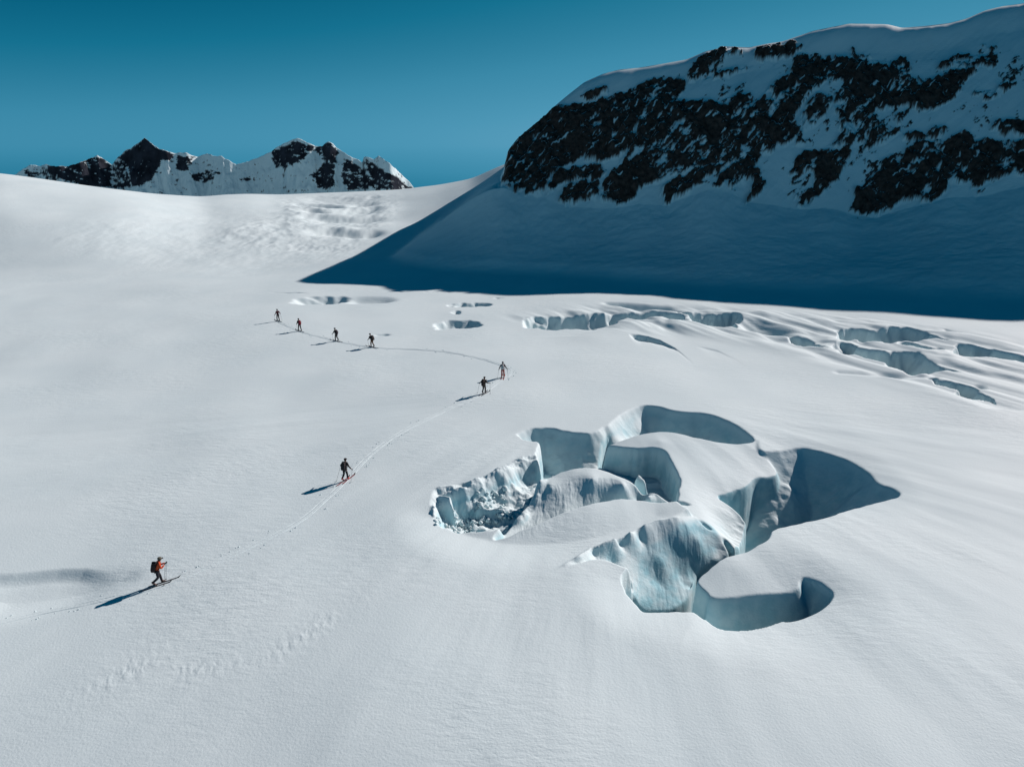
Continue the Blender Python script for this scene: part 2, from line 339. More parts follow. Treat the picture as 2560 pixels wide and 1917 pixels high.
# soft hollow by the first skier
LD = [unproj(a, b) for a, b in [(30, 1432), (90, 1424), (150, 1417), (210, 1416), (262, 1424), (292, 1430)]]
sD = (slice(np.searchsorted(Yr, 30), np.searchsorted(Yr, 44)), slice(np.searchsorted(Cc, -1.0), np.searchsorted(Cc, -.48)))
xa, yd = X[sD], Y[sD]; q_ = polyd(chaikin(LD, False), xa, yd, closed=False); yl = np.interp(xa, [p[0] for p in LD], [p[1] for p in LD]); xe = ss(LD[-1][0]+.4, LD[-1][0]-3, xa)*ss(LD[0][0]-5, LD[0][0]+1, xa)
Z[sD] -= .45*ss(-.25, 1.0, yl-yd)*np.exp(-np.clip(yl-yd, 0, None)/1.6)*xe
def dip(far, D, fall, e=1.0):
    L_ = [unproj(a, b) for a, b in far]; _, s_ = region(far, pad=fall*6+2, smooth=False); xa, yd = X[s_], Y[s_]
    w_ = .35*fbm(xa/2, yd/2, 3); yl = np.interp(xa, [p[0] for p in L_], [p[1] for p in L_])+w_
    xe = ss(L_[-1][0]+.3, L_[-1][0]-e*3, xa)*ss(L_[0][0]-.3, L_[0][0]+e, xa)
    Z[s_] -= D*ss(-.1, .8, yl-yd)*np.exp(-np.clip(yl-yd, 0, None)/fall)*xe
dip(T3([(610, 812), (680, 817), (730, 830), (790, 860), (845, 905)]), 1.5, 1.3)
dip(T3([(880, 850), (960, 868), (1040, 905), (1100, 950)]), .45, 2.2, 2)
hollow([(-60, 1480), (60, 1450), (220, 1440), (300, 1440), (200, 1490), (60, 1520), (-40, 1530)], .35, 1.6)
P = chaikin([unproj(a, b) for a, b in [(230, 1700), (330, 1668), (400, 1650), (500, 1664), (560, 1672), (640, 1645), (700, 1620), (760, 1590), (820, 1560), (860, 1500)]], False)
_, s = region([(150, 1400), (900, 1400), (900, 1800), (150, 1800)], pad=2, smooth=False)
xs_, ys_ = X[s], Y[s]; d = polyd(P, xs_, ys_, closed=False)
rt = xs_*.9+ys_*.45; ru = -xs_*.45+ys_*.9
Z[s] += (.034*np.exp(-(d/.5)**2)+.016*np.exp(-(d/2.2)**2))*fbm(rt/.36+.5*fbm(rt, ru, 2), ru/.7, 4)*(.5+.9*(gnoise(rt/2.5, ru/2.5)))
# rolling hump that hides the near lips of the crevasses
def hump(pts, h, wf, wb):
    P = [unproj(a, b) for a, b in pts]; P_, s = region(pts, pad=max(wf, wb)*2.2)
    q = polyd(P, X[s], Y[s], closed=False)
    yl = np.interp(X[s], [p[0] for p in sorted(P)], [p[1] for p in sorted(P)])
    w = np.where(Y[s] < yl, wf, wb); Z[s] += h*np.exp(-(q/w)**2*1.5)
hump([(1480, 842), (1600, 812), (1700, 806), (1800, 826), (1900, 850), (2050, 882), (2150, 915), (2300, 962), (2450, 1025)], .28, 5, 2.0)

# ------------------------------------------------------------------ icefall and dark hollow under the far saddle
P, s = region(T4([(1240, 400), (1270, 360), (1400, 335), (1560, 330), (1650, 352), (1600, 400), (1590, 470), (1500, 530), (1400, 520), (1300, 450)]), pad=20, z=6)
MSADDLE = np.zeros(Z.shape, F32)
px, py = proj(X, Y, Z)
def pxmask(poly, w):      # mask found through where the ground already stands
    b = chaikin(poly); m = np.zeros(Z.shape, F32)
    sel = (px > b[:, 0].min()-3*w) & (px < b[:, 0].max()+3*w) & (py > b[:, 1].min()-3*w) & (py < b[:, 1].max()+3*w) & (Y > 100)
    m[sel] = ss(-w, w, polyd(b, px[sel], py[sel])); return m
fr = [(742, 262), (770, 285), (812, 280), (850, 296), (900, 292), (950, 300), (968, 280)]; nr_ = [(930, 215), (880, 196), (830, 190), (790, 205), (755, 230)]
cv = lambda l: np.array([((a-1280)/FOC/1.03*b, b) for a, b in l]); FR = chaikin(cv(fr), False); PL = chaikin(cv(fr+nr_))
sA = (slice(np.searchsorted(Yr, 175), np.searchsorted(Yr, 315)), slice(np.searchsorted(Cc, -.34), np.searchsorted(Cc, -.12)))
xa, ya2 = X[sA], Y[sA]; wa = 5*fbm(xa/22, ya2/22, 4)
cl = xa/ya2+.012*gnoise(xa/9, ya2/14)
kl = ss(-.305, -.262, cl)*ss(-.168, -.205, cl)*ss(186, 206, ya2-6*gnoise(xa/12, ya2*0))*ss(318, 285, ya2+10*gnoise(xa/10+5, ya2*0))
kl = np.clip(kl*(1.15+.9*fbm(xa/17+2, ya2/40, 3))-.12, 0, 1.1)
ph = (ya2+20*fbm(xa/26, ya2/60, 3))/24; fr_ = ph-np.floor(ph)
tri = np.where(fr_ < .74, fr_/.74, (1-fr_)/.26)
Z[sA] -= (2.3*tri+.25*fbm(xa/7, ya2/12, 3))*kl
blur(sA, 4.0, 1.6)
bum = pxmask(T4([(1180, 330), (1640, 320), (1700, 360), (1600, 480), (1480, 560), (1250, 560), (900, 520), (1000, 440), (1200, 400)]), 30)*ss(0, 15, ys-Y)
Z += bum*(.40*fbm(X/8, Y/14, 3, ridged=True)+.12*fbm(X/2.5, Y/5, 3))
lef = pxmask(T4([(500, 380), (1150, 380), (1300, 500), (1500, 560), (1000, 640), (500, 600), (200, 520)]), 40)*ss(0, 15, ys-Y)
Z += (1.3*gnoise(X/55+1.4, Y/48+.6)+.5*gnoise(X/24, Y/30+3))*ss(125, 165, Y)*ss(0, 60, ys-Y)
Z += lef*.13*fbm(X/3.5, Y/7, 3)

# ------------------------------------------------------------------ the rock mountain on the right
ridge_px = T5([(20, 760), (27, 720), (35, 690), (50, 630), (90, 580), (150, 530), (200, 490), (240, 450), (300, 400), (370, 345), (450, 310), (520, 292), (600, 285), (640, 278), (700, 268), (800, 250), (880, 215), (920, 207), (960, 195), (1060, 200), (1130, 185), (1200, 175), (1330, 130), (1480, 100), (1640, 103), (1700, 118), (1800, 110), (1900, 98), (1970, 80), (2050, 45), (2120, 28), (2212, 15)])+[(2700, -20), (2900, -60), (3200, -120), (3600, -150), (4600, -200), (9000, -200)]
rc = [slope_of(*p) for p in ridge_px]
rs_ = np.interp(Cc, [a for a, b in rc], [b for a, b in rc]).astype(F32)
yr = csm(curve([(-.05, 171), (0, 172), (.02, 173), (.07, 176), (.2, 178), (.35, 179), (.5, 180), (.64, 180), (1.0, 180), (2.6, 190)], Cc), .03)
rs_ = np.where(Cc > 0, csm(rs_, .0035), rs_)
zr = CAMH+rs_*yr
basep = [slope_of(*p) for p in T5([(0, 770), (35, 775), (120, 840), (210, 830), (300, 870), (360, 875), (500, 870), (600, 850), (710, 865), (800, 830), (900, 790), (980, 815), (1060, 850), (1160, 850), (1270, 885), (1400, 860), (1520, 915), (1600, 905), (1780, 865), (1900, 830), (2020, 830), (2212, 780)])+[(2700, 470), (5000, 470)]]
bs = csm(np.interp(Cc, [a for a, b in basep], [b for a, b in basep]), .02)
yb = csm(curve([(-.05, 160), (0, 158), (.06, 157), (.2, 154), (.4, 152), (.64, 150), (2.6, 150)], Cc), .05)
zb = CAMH+bs*yb
ya = csm(curve([(-.3, 140), (0, 132), (.06, 130), (.2, 122), (.4, 114), (.64, 108), (2.6, 100)], Cc), .06)
q = np.clip((Y-yb)/(yr-yb), 0, 1)
# face: steep above the apron, rounded snow cap at the crest
face = zb+(zr-zb)*(q+.07*np.sin(np.pi*q)*q**.5)
rimw = (np.clip(.9+2.2*gnoise(Cc*16+4, Cc*0), .15, 2.6)*(.6+.4*gnoise(Cc*60, Cc*0))).astype(F32)
face = np.where(q > 0, face, zb)
face = face-np.where((Y < yr) & (Y > yr-rimw*1.0), 0, 0)+np.maximum(0, np.minimum(zr-.30*(yr-Y), zr-.30*rimw*np.exp(-(np.maximum(yr-rimw-Y, 0)/2.5)))-face)*ss(yr-6, yr-rimw, Y)
ap = zb*np.clip((Y-ya)/(yb-ya), 0, 1)**2.0
M = np.where(Y < yb, ap, face)
back = np.interp(Yr, [170, 182, 233, 309, 345, 420], [1, 1, .93, .72, .5, 0]).astype(F32)[:, None]
M = np.where(Y > yr, np.minimum(zr, zr*back+.0), M)
M = M+ss(0, 3, ap)*(.55*fbm(X/16+3, Y/9+1, 4)+.14*fbm(X/3.2, Y/1.8, 3))*(Y < yb+8)
cap = np.exp(-((Y-yr)/3.0)**2)
# left flank of the massif
xl = np.interp(Yr, [100, 150, 172, 233, 309, 345, 420], [-3.0, -2.4, -2.2, 0, -4, -8, -10]).astype(F32)[:, None]
lm = np.where(Y < 150, ss(-26, 1, X-xl), ss(-10, 0.5, X-xl))
blend = ss(140, 158, Y)
lw = ss(-30, 3, X-xl); lsn = ss(-1.4, .3, X-xl)
# snow apron runs out to the left of the buttress
Mlow = np.minimum(M, zb); M2 = Mlow*lw+(M-Mlow)*lsn
G = Z
MB = M2+np.minimum(G, 0)-2.0*(1-ss(0, 2.5, M2))-400*ss(345, 420, Y)
soft = 1.5
dlt = MB-G
soft = 1.5*ss(98, 122, Y)+.001
Z = G+np.where(dlt > soft, dlt, np.where(dlt < -soft, 0, (dlt+soft)**2/(4*soft)))*ss(97, 100, Y)
massif = (ss(0, 2, MB-G)*(Y > 118)).astype(F32)
px, py = proj(X, Y, Z)

# rock patches of the face, each outline with how dense its rock is
ROCK = [
 (.95, [(20, 775), (28, 700), (50, 615), (100, 560), (200, 470), (260, 465), (420, 430), (600, 370), (640, 350), (650, 450), (600, 520), (580, 600), (540, 660), (430, 700), (380, 650), (300, 700), (240, 740), (205, 810), (150, 830), (90, 810), (50, 770)]),
 (.62, [(600, 370), (690, 315), (770, 340), (800, 380), (760, 420), (850, 440), (1060, 400), (1070, 420), (1180, 420), (1200, 500), (1260, 560), (1240, 610), (1170, 640), (1100, 660), (1050, 700), (990, 740), (930, 740), (1000, 690), (870, 710), (720, 770), (650, 780), (560, 790), (500, 760), (500, 700), (560, 640), (600, 560), (600, 500)]),
 (.95, [(700, 800), (730, 770), (860, 710), (990, 680), (1010, 690), (930, 720), (860, 765), (800, 830), (710, 862), (692, 830)]),
 (.95, [(445, 790), (500, 700), (560, 690), (620, 720), (650, 760), (600, 800), (570, 850), (500, 865), (445, 850)]),
 (.97, [(263, 848), (280, 800), (360, 768), (420, 765), (440, 805), (430, 835), (370, 850), (308, 868)]),
 (.9, [(208, 822), (230, 750), (300, 715), (400, 685), (460, 715), (430, 760), (360, 752), (290, 780), (230, 815)]),
 (.62, [(795, 340), (840, 240), (960, 203), (1042, 225), (1040, 242), (960, 250), (910, 320), (1062, 285), (1030, 310), (960, 337), (860, 335), (800, 355)]),
 (.9, [(1070, 213), (1150, 188), (1250, 192), (1282, 210), (1245, 240), (1240, 300), (1230, 240), (1130, 265), (1095, 250)]),
 (.93, [(1230, 300), (1240, 240), (1380, 238), (1480, 250), (1560, 270), (1650, 290), (1760, 360), (1830, 350), (1850, 320), (1960, 300), (2025, 300), (1950, 350), (1940, 400), (1870, 460), (1760, 475), (1700, 450), (1600, 470), (1560, 500), (1520, 515), (1460, 530), (1445, 525), (1460, 440), (1440, 340), (1350, 330), (1250, 340)]),
 (.5, [(1650, 265), (1720, 240), (1740, 300), (1720, 340), (1650, 300)]),
 (.7, [(1190, 340), (1250, 325), (1390, 320), (1380, 352), (1300, 430), (1250, 480), (1290, 560), (1330, 620), (1240, 600), (1180, 560), (1160, 420), (1145, 365)]),
 (.4, [(1300, 420), (1400, 400), (1420, 440), (1350, 540), (1280, 560)]),
 (.85, [(1225, 740), (1240, 680), (1300, 632), (1400, 640), (1470, 625), (1500, 650), (1450, 740), (1390, 810), (1330, 850), (1280, 878), (1253, 862), (1262, 820), (1340, 780), (1330, 725), (1270, 735)]),
 (.75, [(910, 780), (940, 735), (1000, 710), (1050, 650), (1110, 640), (1100, 700), (1040, 760), (985, 805), (970, 790), (930, 785)]),
 (.9, [(970, 808), (1000, 750), (1050, 700), (1110, 720), (1120, 760), (1130, 800), (1065, 850), (1050, 850), (1080, 780), (1060, 760)]),
 (.80, [(1480, 862), (1500, 800), (1600, 740), (1640, 660), (1700, 700), (1720, 620), (1850, 600), (1960, 570), (2000, 600), (2100, 590), (2212, 620), (2300, 600), (2300, 740), (2212, 745), (2150, 740), (2000, 790), (1900, 760), (1870, 830), (1790, 862), (1755, 840), (1700, 850), (1660, 880), (1600, 911), (1530, 913), (1490, 890)]),
 (.97, [(1490, 880), (1520, 820), (1560, 800), (1590, 850), (1650, 860), (1600, 911), (1530, 915)]),
 (.97, [(1755, 845), (1800, 800), (1860, 770), (1880, 800), (1850, 845), (1790, 862)]),
 (.75, [(2060, 530), (2130, 515), (2212, 500), (2300, 510), (2300, 580), (2212, 575), (2100, 570)]),
 (.55, [(1660, 510), (1700, 475), (1720, 480), (1710, 520), (1680, 532)]),
 (.42, [(1830, 300), (1900, 255), (2000, 235), (2110, 215), (2100, 290), (2000, 290)]),
 (.4, [(2010, 200), (2060, 195), (2110, 230), (2085, 290), (2030, 240)]),
 (.5, [(1990, 400), (2080, 380), (2170, 362), (2120, 410), (2070, 432)]),
 (.5, [(1545, 580), (1600, 545), (1640, 540), (1700, 560), (1620, 620), (1560, 640)]),
 (.3, [(1700, 560), (1800, 560), (1900, 540), (1850, 600), (1700, 600)]),
 (.35, [(1380, 330), (1640, 500), (1500, 640), (1400, 620), (1450, 560)]),
 (.5, [(355, 400), (400, 390), (480, 385), (440, 425), (380, 430)]),
 (.45, [(160, 520), (240, 455), (300, 440), (260, 470)]),
 (.5, [(2005, 810), (2045, 795), (2040, 815), (2010, 822)]),
 (-.68, [(820, 300), (1100, 260), (1700, 250), (2300, 200), (2300, 770), (1900, 800), (1300, 850), (900, 800), (500, 700)]),
 (.5, [(1470, 205), (1560, 250), (1700, 260), (1500, 262)]),
]
fs = (slice(np.searchsorted(Yr, 145), np.searchsorted(Yr, 184)), slice(np.searchsorted(Cc, -.03), np.searchsorted(Cc, .86)))
fx, fy, fz = X[fs], Y[fs], Z[fs]; fpx, fpy = px[fs], py[fs]
# strata coordinates in the mountain: along the dipping ledges and across them
a_ = R(38); su = fx*math.cos(a_)+fz*math.sin(a_); sv = -fx*math.sin(a_)+fz*math.cos(a_)
sm_ = 20*fbm(su/4.5+9, sv/1.3, 3, g=.5)+12*cells(su/2.4, sv/.9, 5)      # tongues along the dip of the ledges
wx = fpx+sm_*.80+7*fbm(fx/1.4, fz/1.4, 3); wy = fpy-sm_*.60+4*fbm(fx/1.4+40, fz/1.4, 3)
pot = np.full(fz.shape, -.6, F32)
for dn, l in ROCK:
    b = chaikin(T5(l), it=1)
    d = polyd(b, wx, wy); dn = .45+.50*dn
    pot = np.maximum(pot, dn*ss(-7, 7, d)-.6*(1-ss(-7, 7, d)))
n1 = fbm(su/7.0, sv/1.9, 5, g=.55); n2 = fbm(su/1.3+5, sv/.36, 3, g=.6); n5 = fbm(su/2.6+15, sv/.62, 3, g=.55)
n3 = fbm(fx/9+2, fz/6, 3)
jx = .35*fbm(su, sv, 2); c1 = cells(su/3.3+jx, sv/1.25+jx, 3); c2_ = cells(su/1.35+jx, sv/.62, 9); c3 = cells(su/.62, sv/.33, 21)
rockv = pot-.49+.60*n1+.25*n5+.35*n3+.42*c1+.36*c2_+.22*c3
rk = ss(-.06, .06, rockv)
# broken ledges: the rock stands proud of the snow and steps down in blocks
led = .55*fbm(su/5+3, sv/2.6, 3)+.40*fbm(fx/2.2, fz/3.4+7, 4, ridged=True)+.16*fbm(su/.9, sv/.6, 3)
cover = ss(0.0, .7, pot)
ribs = fbm(fx/6.5+fz/9, fz/26, 3, ridged=True)
crest = 1-ss(-3.5, -.5, fy-yr[fs[1]][None])
Z[fs] = fz+ss(-.03, -.018, C[fs])*(cover*(.5*led+.9*ribs+.6*c1+.35*c2_+.15)+rk*.25)*crest
# small flecks of snow on flat places of the rock
gz = np.gradient(Z[fs], axis=0)/np.gradient(fy, axis=0)
sm = gz
fleck = ss(.15, -.15, sm+.4*n5)
vein = np.abs((sv/2.3+.8*fbm(su/8, sv/5, 2)+.25*fbm(su/1.5, sv, 2))%1-.5); rk = rk*(1-fleck*.9)*(1-.9*ss(.10, .02, vein)*(cells(su/1.5, sv/.9, 33) > .30))
MASKROCK[fs] = rk*(massif[fs] > .1)
# snow part of the face: soft fluting
Z[fs] += (1-cover)*crest*(.35*fbm(su/9, sv/2.6+4, 3))*massif[fs]*ss(-.03, -.015, C[fs])*ss(145, 152, fy)

# ------------------------------------------------------------------ mesh building
def make_material(name): m = bpy.data.materials.new(name); m.use_nodes = True; return m, m.node_tree, m.node_tree.nodes["Principled BSDF"]
def N_(nt, typ, **kw):
    n = nt.nodes.new(typ)
    for k, v in kw.items(): setattr(n, k, v)
    return n
def snow_material(name, rockcol=(.040, .031, .027), fine=1.0, far=False):
    m, nt, b = make_material(name); L = nt.links.new
    b.inputs["Roughness"].default_value = .62; sp = N_(nt, "ShaderNodeMapRange"); sp.inputs[3].default_value = .035; sp.inputs[4].default_value = 0.0
    at_ = N_(nt, "ShaderNodeAttribute", attribute_name="rock"); L(at_.outputs["Fac"], sp.inputs[0]); L(sp.outputs[0], b.inputs["Specular IOR Level"])
    if "Diffuse Roughness" in b.inputs: b.inputs["Diffuse Roughness"].default_value = .0
    tc = N_(nt, "ShaderNodeNewGeometry")
    ar = N_(nt, "ShaderNodeAttribute", attribute_name="rock"); ai = N_(nt, "ShaderNodeAttribute", attribute_name="ice")
    # snow colour with faint patches of older, denser snow
    n0 = N_(nt, "ShaderNodeTexNoise"); n0.inputs["Scale"].default_value = .11; n0.inputs["Detail"].default_value = 6
    L(tc.outputs["Position"], n0.inputs["Vector"])
    cr = N_(nt, "ShaderNodeValToRGB"); cr.color_ramp.elements[0].position = .35; cr.color_ramp.elements[1].position = .65
    cr.color_ramp.elements[0].color = (.60, .795, .835, 1); cr.color_ramp.elements[1].color = (.64, .835, .87, 1)
    L(n0.outputs[0], cr.inputs[0])
    # glacier ice; its blue also stands in for shade on pit walls
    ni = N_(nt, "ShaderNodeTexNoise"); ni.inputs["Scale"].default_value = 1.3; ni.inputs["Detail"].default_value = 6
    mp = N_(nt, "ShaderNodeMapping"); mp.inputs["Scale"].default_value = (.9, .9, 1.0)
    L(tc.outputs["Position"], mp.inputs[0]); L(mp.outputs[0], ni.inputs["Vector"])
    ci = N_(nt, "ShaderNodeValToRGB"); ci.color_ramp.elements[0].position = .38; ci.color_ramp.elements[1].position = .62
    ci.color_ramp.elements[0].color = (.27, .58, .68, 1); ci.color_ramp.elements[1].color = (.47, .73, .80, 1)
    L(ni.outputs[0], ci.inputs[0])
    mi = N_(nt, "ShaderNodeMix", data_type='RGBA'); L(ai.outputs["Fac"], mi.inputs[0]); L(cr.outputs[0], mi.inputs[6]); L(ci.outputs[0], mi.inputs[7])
    # rock
    nr = N_(nt, "ShaderNodeTexNoise"); nr.inputs["Scale"].default_value = .9 if not far else .08; nr.inputs["Detail"].default_value = 8
    L(tc.outputs["Position"], nr.inputs["Vector"])
    crr = N_(nt, "ShaderNodeValToRGB"); crr.color_ramp.elements[0].position = .3; crr.color_ramp.elements[1].position = .75
    crr.color_ramp.elements[0].color = tuple(c*.6 for c in rockcol)+(1,); crr.color_ramp.elements[1].color = tuple(c*2.2 for c in rockcol)+(1,)
    L(nr.outputs[0], crr.inputs[0])
    mr = N_(nt, "ShaderNodeMix", data_type='RGBA'); L(ar.outputs["Fac"], mr.inputs[0]); L(mi.outputs[2], mr.inputs[6]); L(crr.outputs[0], mr.inputs[7])
    L(mr.outputs[2], b.inputs["Base Color"])
    # wind ripple and grain relief
    if not far:
        g1 = N_(nt, "ShaderNodeTexNoise"); g1.inputs["Scale"].default_value = 2.6; g1.inputs["Detail"].default_value = 5; g1.inputs["Roughness"].default_value = .62
        mg = N_(nt, "ShaderNodeMapping"); mg.inputs["Rotation"].default_value = (0, 0, R(38)); mg.inputs["Scale"].default_value = (.38, 1, 1)
        L(tc.outputs["Position"], mg.inputs[0]); L(mg.outputs[0], g1.inputs["Vector"])
        amp = N_(nt, "ShaderNodeTexNoise"); amp.inputs["Scale"].default_value = .07; amp.inputs["Detail"].default_value = 3
        L(tc.outputs["Position"], amp.inputs["Vector"])
        ma = N_(nt, "ShaderNodeMapRange"); ma.inputs[1].default_value = .40; ma.inputs[2].default_value = .64; ma.inputs[3].default_value = .05; ma.inputs[4].default_value = 1.15
        L(amp.outputs[0], ma.inputs[0])
        g2 = N_(nt, "ShaderNodeTexNoise"); g2.inputs["Scale"].default_value = 8; g2.inputs["Detail"].default_value = 3
        L(tc.outputs["Position"], g2.inputs["Vector"])
        mm = N_(nt, "ShaderNodeMath", operation='MULTIPLY'); L(g1.outputs[0], mm.inputs[0]); L(ma.outputs[0], mm.inputs[1])
        m2_ = N_(nt, "ShaderNodeMath", operation='MULTIPLY_ADD'); L(g2.outputs[0], m2_.inputs[0]); m2_.inputs[1].default_value = .22; L(mm.outputs[0], m2_.inputs[2])
        bp = N_(nt, "ShaderNodeBump"); bp.inputs["Strength"].default_value = 1.0; bp.inputs["Distance"].default_value = .06*fine
        L(m2_.outputs[0], bp.inputs["Height"]); L(bp.outputs[0], b.inputs["Normal"])
    return m
def grid_mesh(name, X, Y, Z, mat, facemask=None, attrs=()):
    nr, nc = Z.shape
    idx = np.arange(nr*nc, dtype=np.int32).reshape(nr, nc)
    q = np.stack([idx[:-1, :-1], idx[:-1, 1:], idx[1:, 1:], idx[1:, :-1]], -1).reshape(-1, 4)
    if facemask is not None: q = q[facemask.reshape(-1)]
    co = np.stack([X, Y, Z], -1).reshape(-1, 3).astype(F32)
    used = np.zeros(nr*nc, bool); used[q.reshape(-1)] = True
    remap = np.cumsum(used).astype(np.int32)-1
    co = co[used]; q = remap[q]
    me = bpy.data.meshes.new(name)
    me.vertices.add(len(co)); me.vertices.foreach_set("co", co.reshape(-1))
    me.loops.add(q.size); me.loops.foreach_set("vertex_index", q.reshape(-1).astype(np.int32))
    me.polygons.add(len(q)); me.polygons.foreach_set("loop_start", np.arange(0, q.size, 4, dtype=np.int32))
    try: me.polygons.foreach_set("loop_total", np.full(len(q), 4, dtype=np.int32))
    except Exception: pass
    me.update(calc_edges=True)
    me.shade_smooth()
    for an, av in attrs:
        a = me.attributes.new(an, 'FLOAT', 'POINT'); a.data.foreach_set("value", av.reshape(-1)[used].astype(F32))
    me.materials.append(mat)
    o = bpy.data.objects.new(name, me); scene.collection.objects.link(o)
    return o
SNOW = snow_material("snow", fine=.95)
SNOWM = snow_material("snow_and_rock", fine=1.0)
def cellm(m): return (m[:-1, :-1]+m[1:, :-1]+m[:-1, 1:]+m[1:, 1:])/4
# steep carved walls: ice blue plus painted pit shade; front wall: ice colour
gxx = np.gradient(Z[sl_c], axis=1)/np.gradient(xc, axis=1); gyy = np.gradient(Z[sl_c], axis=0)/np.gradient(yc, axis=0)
MASKICESHADE[sl_c] = .75*ss(.75, 1.6, np.hypot(gxx, gyy))*ss(.25, 1.0, -DZ[sl_c])
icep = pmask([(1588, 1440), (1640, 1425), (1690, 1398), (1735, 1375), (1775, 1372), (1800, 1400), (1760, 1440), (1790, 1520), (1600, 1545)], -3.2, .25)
MASKICESHADE = np.maximum(MASKICESHADE, icep*.9)
isM = cellm(massif) > .35
ground = grid_mesh("ground", X, Y, Z, SNOW, ~isM, [("rock", MASKROCK), ("ice", MASKICESHADE)]); ground["kind"] = "structure"
mountain = grid_mesh("mountain", X, Y, Z, SNOWM, isM, [("rock", MASKROCK), ("ice", MASKICESHADE)]); mountain["kind"] = "structure"

# ------------------------------------------------------------------ far mountain range
c2 = dens([(-.95, -.74, .004), (-.74, -.10, .0008), (-.10, .05, .004)]).astype(F32); y2 = np.concatenate([np.linspace(700, 760, 30, endpoint=False), np.linspace(760, 905, 420), np.linspace(910, 1100, 40)]).astype(F32)
C2, Y2 = np.meshgrid(c2, y2); X2 = C2*Y2
prof = T4([(-400, 260), (-100, 300), (40, 240), (60, 233), (100, 208), (130, 190), (160, 196), (190, 188), (230, 196), (280, 198), (340, 180), (380, 165), (415, 150), (440, 165), (475, 190), (500, 160), (535, 128), (560, 118), (585, 98), (615, 76), (640, 95), (680, 125), (710, 130), (745, 143), (765, 138), (790, 138), (815, 150), (840, 156), (880, 143), (905, 152), (940, 153), (965, 168), (1005, 190), (1050, 178), (1110, 155), (1150, 135), (1200, 103), (1240, 85), (1265, 75), (1300, 93), (1340, 110), (1370, 112), (1395, 90), (1415, 100), (1430, 116), (1480, 150), (1520, 168), (1540, 182), (1548, 156), (1575, 160), (1590, 168), (1610, 152), (1640, 172), (1680, 203), (1710, 235), (1740, 260), (1765, 295), (1850, 380), (2200, 460)])
pc = [slope_of(*p) for p in prof]
s2 = np.interp(c2, [a for a, b in pc], [b for a, b in pc]).astype(F32)
yr2 = 850+22*gnoise(c2*14+2, c2*0)+8*gnoise(c2*40+2, c2*0+4)
zr2 = CAMH+s2*yr2+1.6*fbm(c2*110, c2*0, 3)*ss(-.75, -.70, c2)*ss(-.12, -.16, c2)
dz = np.abs(Y2-yr2)
spur = fbm(C2*42+.5*fbm(X2/40, Y2/40, 2)+(Y2-yr2)/140*gnoise(C2*12, Y2*0), Y2/170, 5, ridged=True)
w = 2.0+.5*gnoise(C2*9+3, Y2*0)-.85*np.exp(-((C2+.5125)/.022)**2)*ss(4, 22, dz)
front = Y2 < yr2
fall = dz*w*np.where(front, 1, .8)
Z2 = zr2-fall+ss(0, 16, dz)*(1-ss(60, 110, dz))*(4.5*spur-2+3.4*fbm(X2/10, Y2/10, 5, g=.55))+ss(0, 5, dz)*1.6*fbm(X2/4.5, Y2/4.5, 3)
# bright snowfield below the left peak: a gentle ramp
px2, py2 = proj(X2, Y2, Z2)
def lin(c, a, b): return ss(a, b, c)
ramp = -14+.12*(Y2-790)
Z2 = np.maximum(Z2, CAMH-.13*Y2)
px2, py2 = proj(X2, Y2, Z2)
fieldp = T4([(660, 190), (700, 175), (745, 225), (750, 260), (830, 300), (800, 330), (550, 310), (560, 290), (640, 240)])
g2y = np.gradient(Z2, axis=0)/np.gradient(Y2, axis=0); g2x = np.gradient(Z2, axis=1)/np.gradient(X2, axis=1)
steep = np.hypot(g2x, g2y)
n4 = fbm(X2/6+Z2/14, Z2/3.2+Y2/30, 5, g=.65)
dpot = np.zeros(Z2.shape, F32)
for dn, l in [(.75, [(200, 190), (415, 150), (480, 190), (475, 290), (330, 280), (200, 230)]), (.95, [(500, 160), (615, 76), (680, 125), (745, 145), (730, 175), (690, 170), (660, 240), (610, 280), (560, 285), (540, 200)]),
              (.6, [(475, 190), (535, 130), (560, 290), (530, 300), (480, 290)]), (.8, [(750, 150), (830, 158), (800, 215), (750, 210)]), (.6, [(810, 230), (930, 200), (940, 230), (870, 270), (820, 260)]),
              (.75, [(1150, 135), (1265, 85), (1340, 115), (1300, 160), (1230, 200), (1170, 210)]), (.8, [(1340, 120), (1395, 92), (1440, 125), (1430, 170), (1420, 290), (1360, 290), (1320, 235), (1380, 180)]),
              (.7, [(1460, 160), (1530, 190), (1620, 290), (1480, 300), (1450, 240)]), (.7, [(1545, 155), (1765, 295), (1600, 300), (1560, 210)]), (.7, [(1020, 250), (1070, 235), (1060, 262), (1025, 265)]), (.4, [(80, 200), (250, 200), (330, 280), (120, 245)])]:
    dpot = np.maximum(dpot, dn*ss(-5, 7, polyd(T4(l), px2, py2)))
rock2 = ss(-.08, .08, dpot-.60+.75*n4+.45*cells(X2/7+Z2/12, Z2/3.0+X2/30, 4)+.25*cells(X2/3, Z2/1.6, 8)+.15*(steep-1.1))
rng_ = grid_mesh("mountain", X2, Y2, Z2, snow_material("far_snow_and_rock", far=True, rockcol=(.018, .023, .031)), None, [("rock", rock2), ("ice", rock2*0)])
rng_["kind"] = "structure"
print("terrain done")

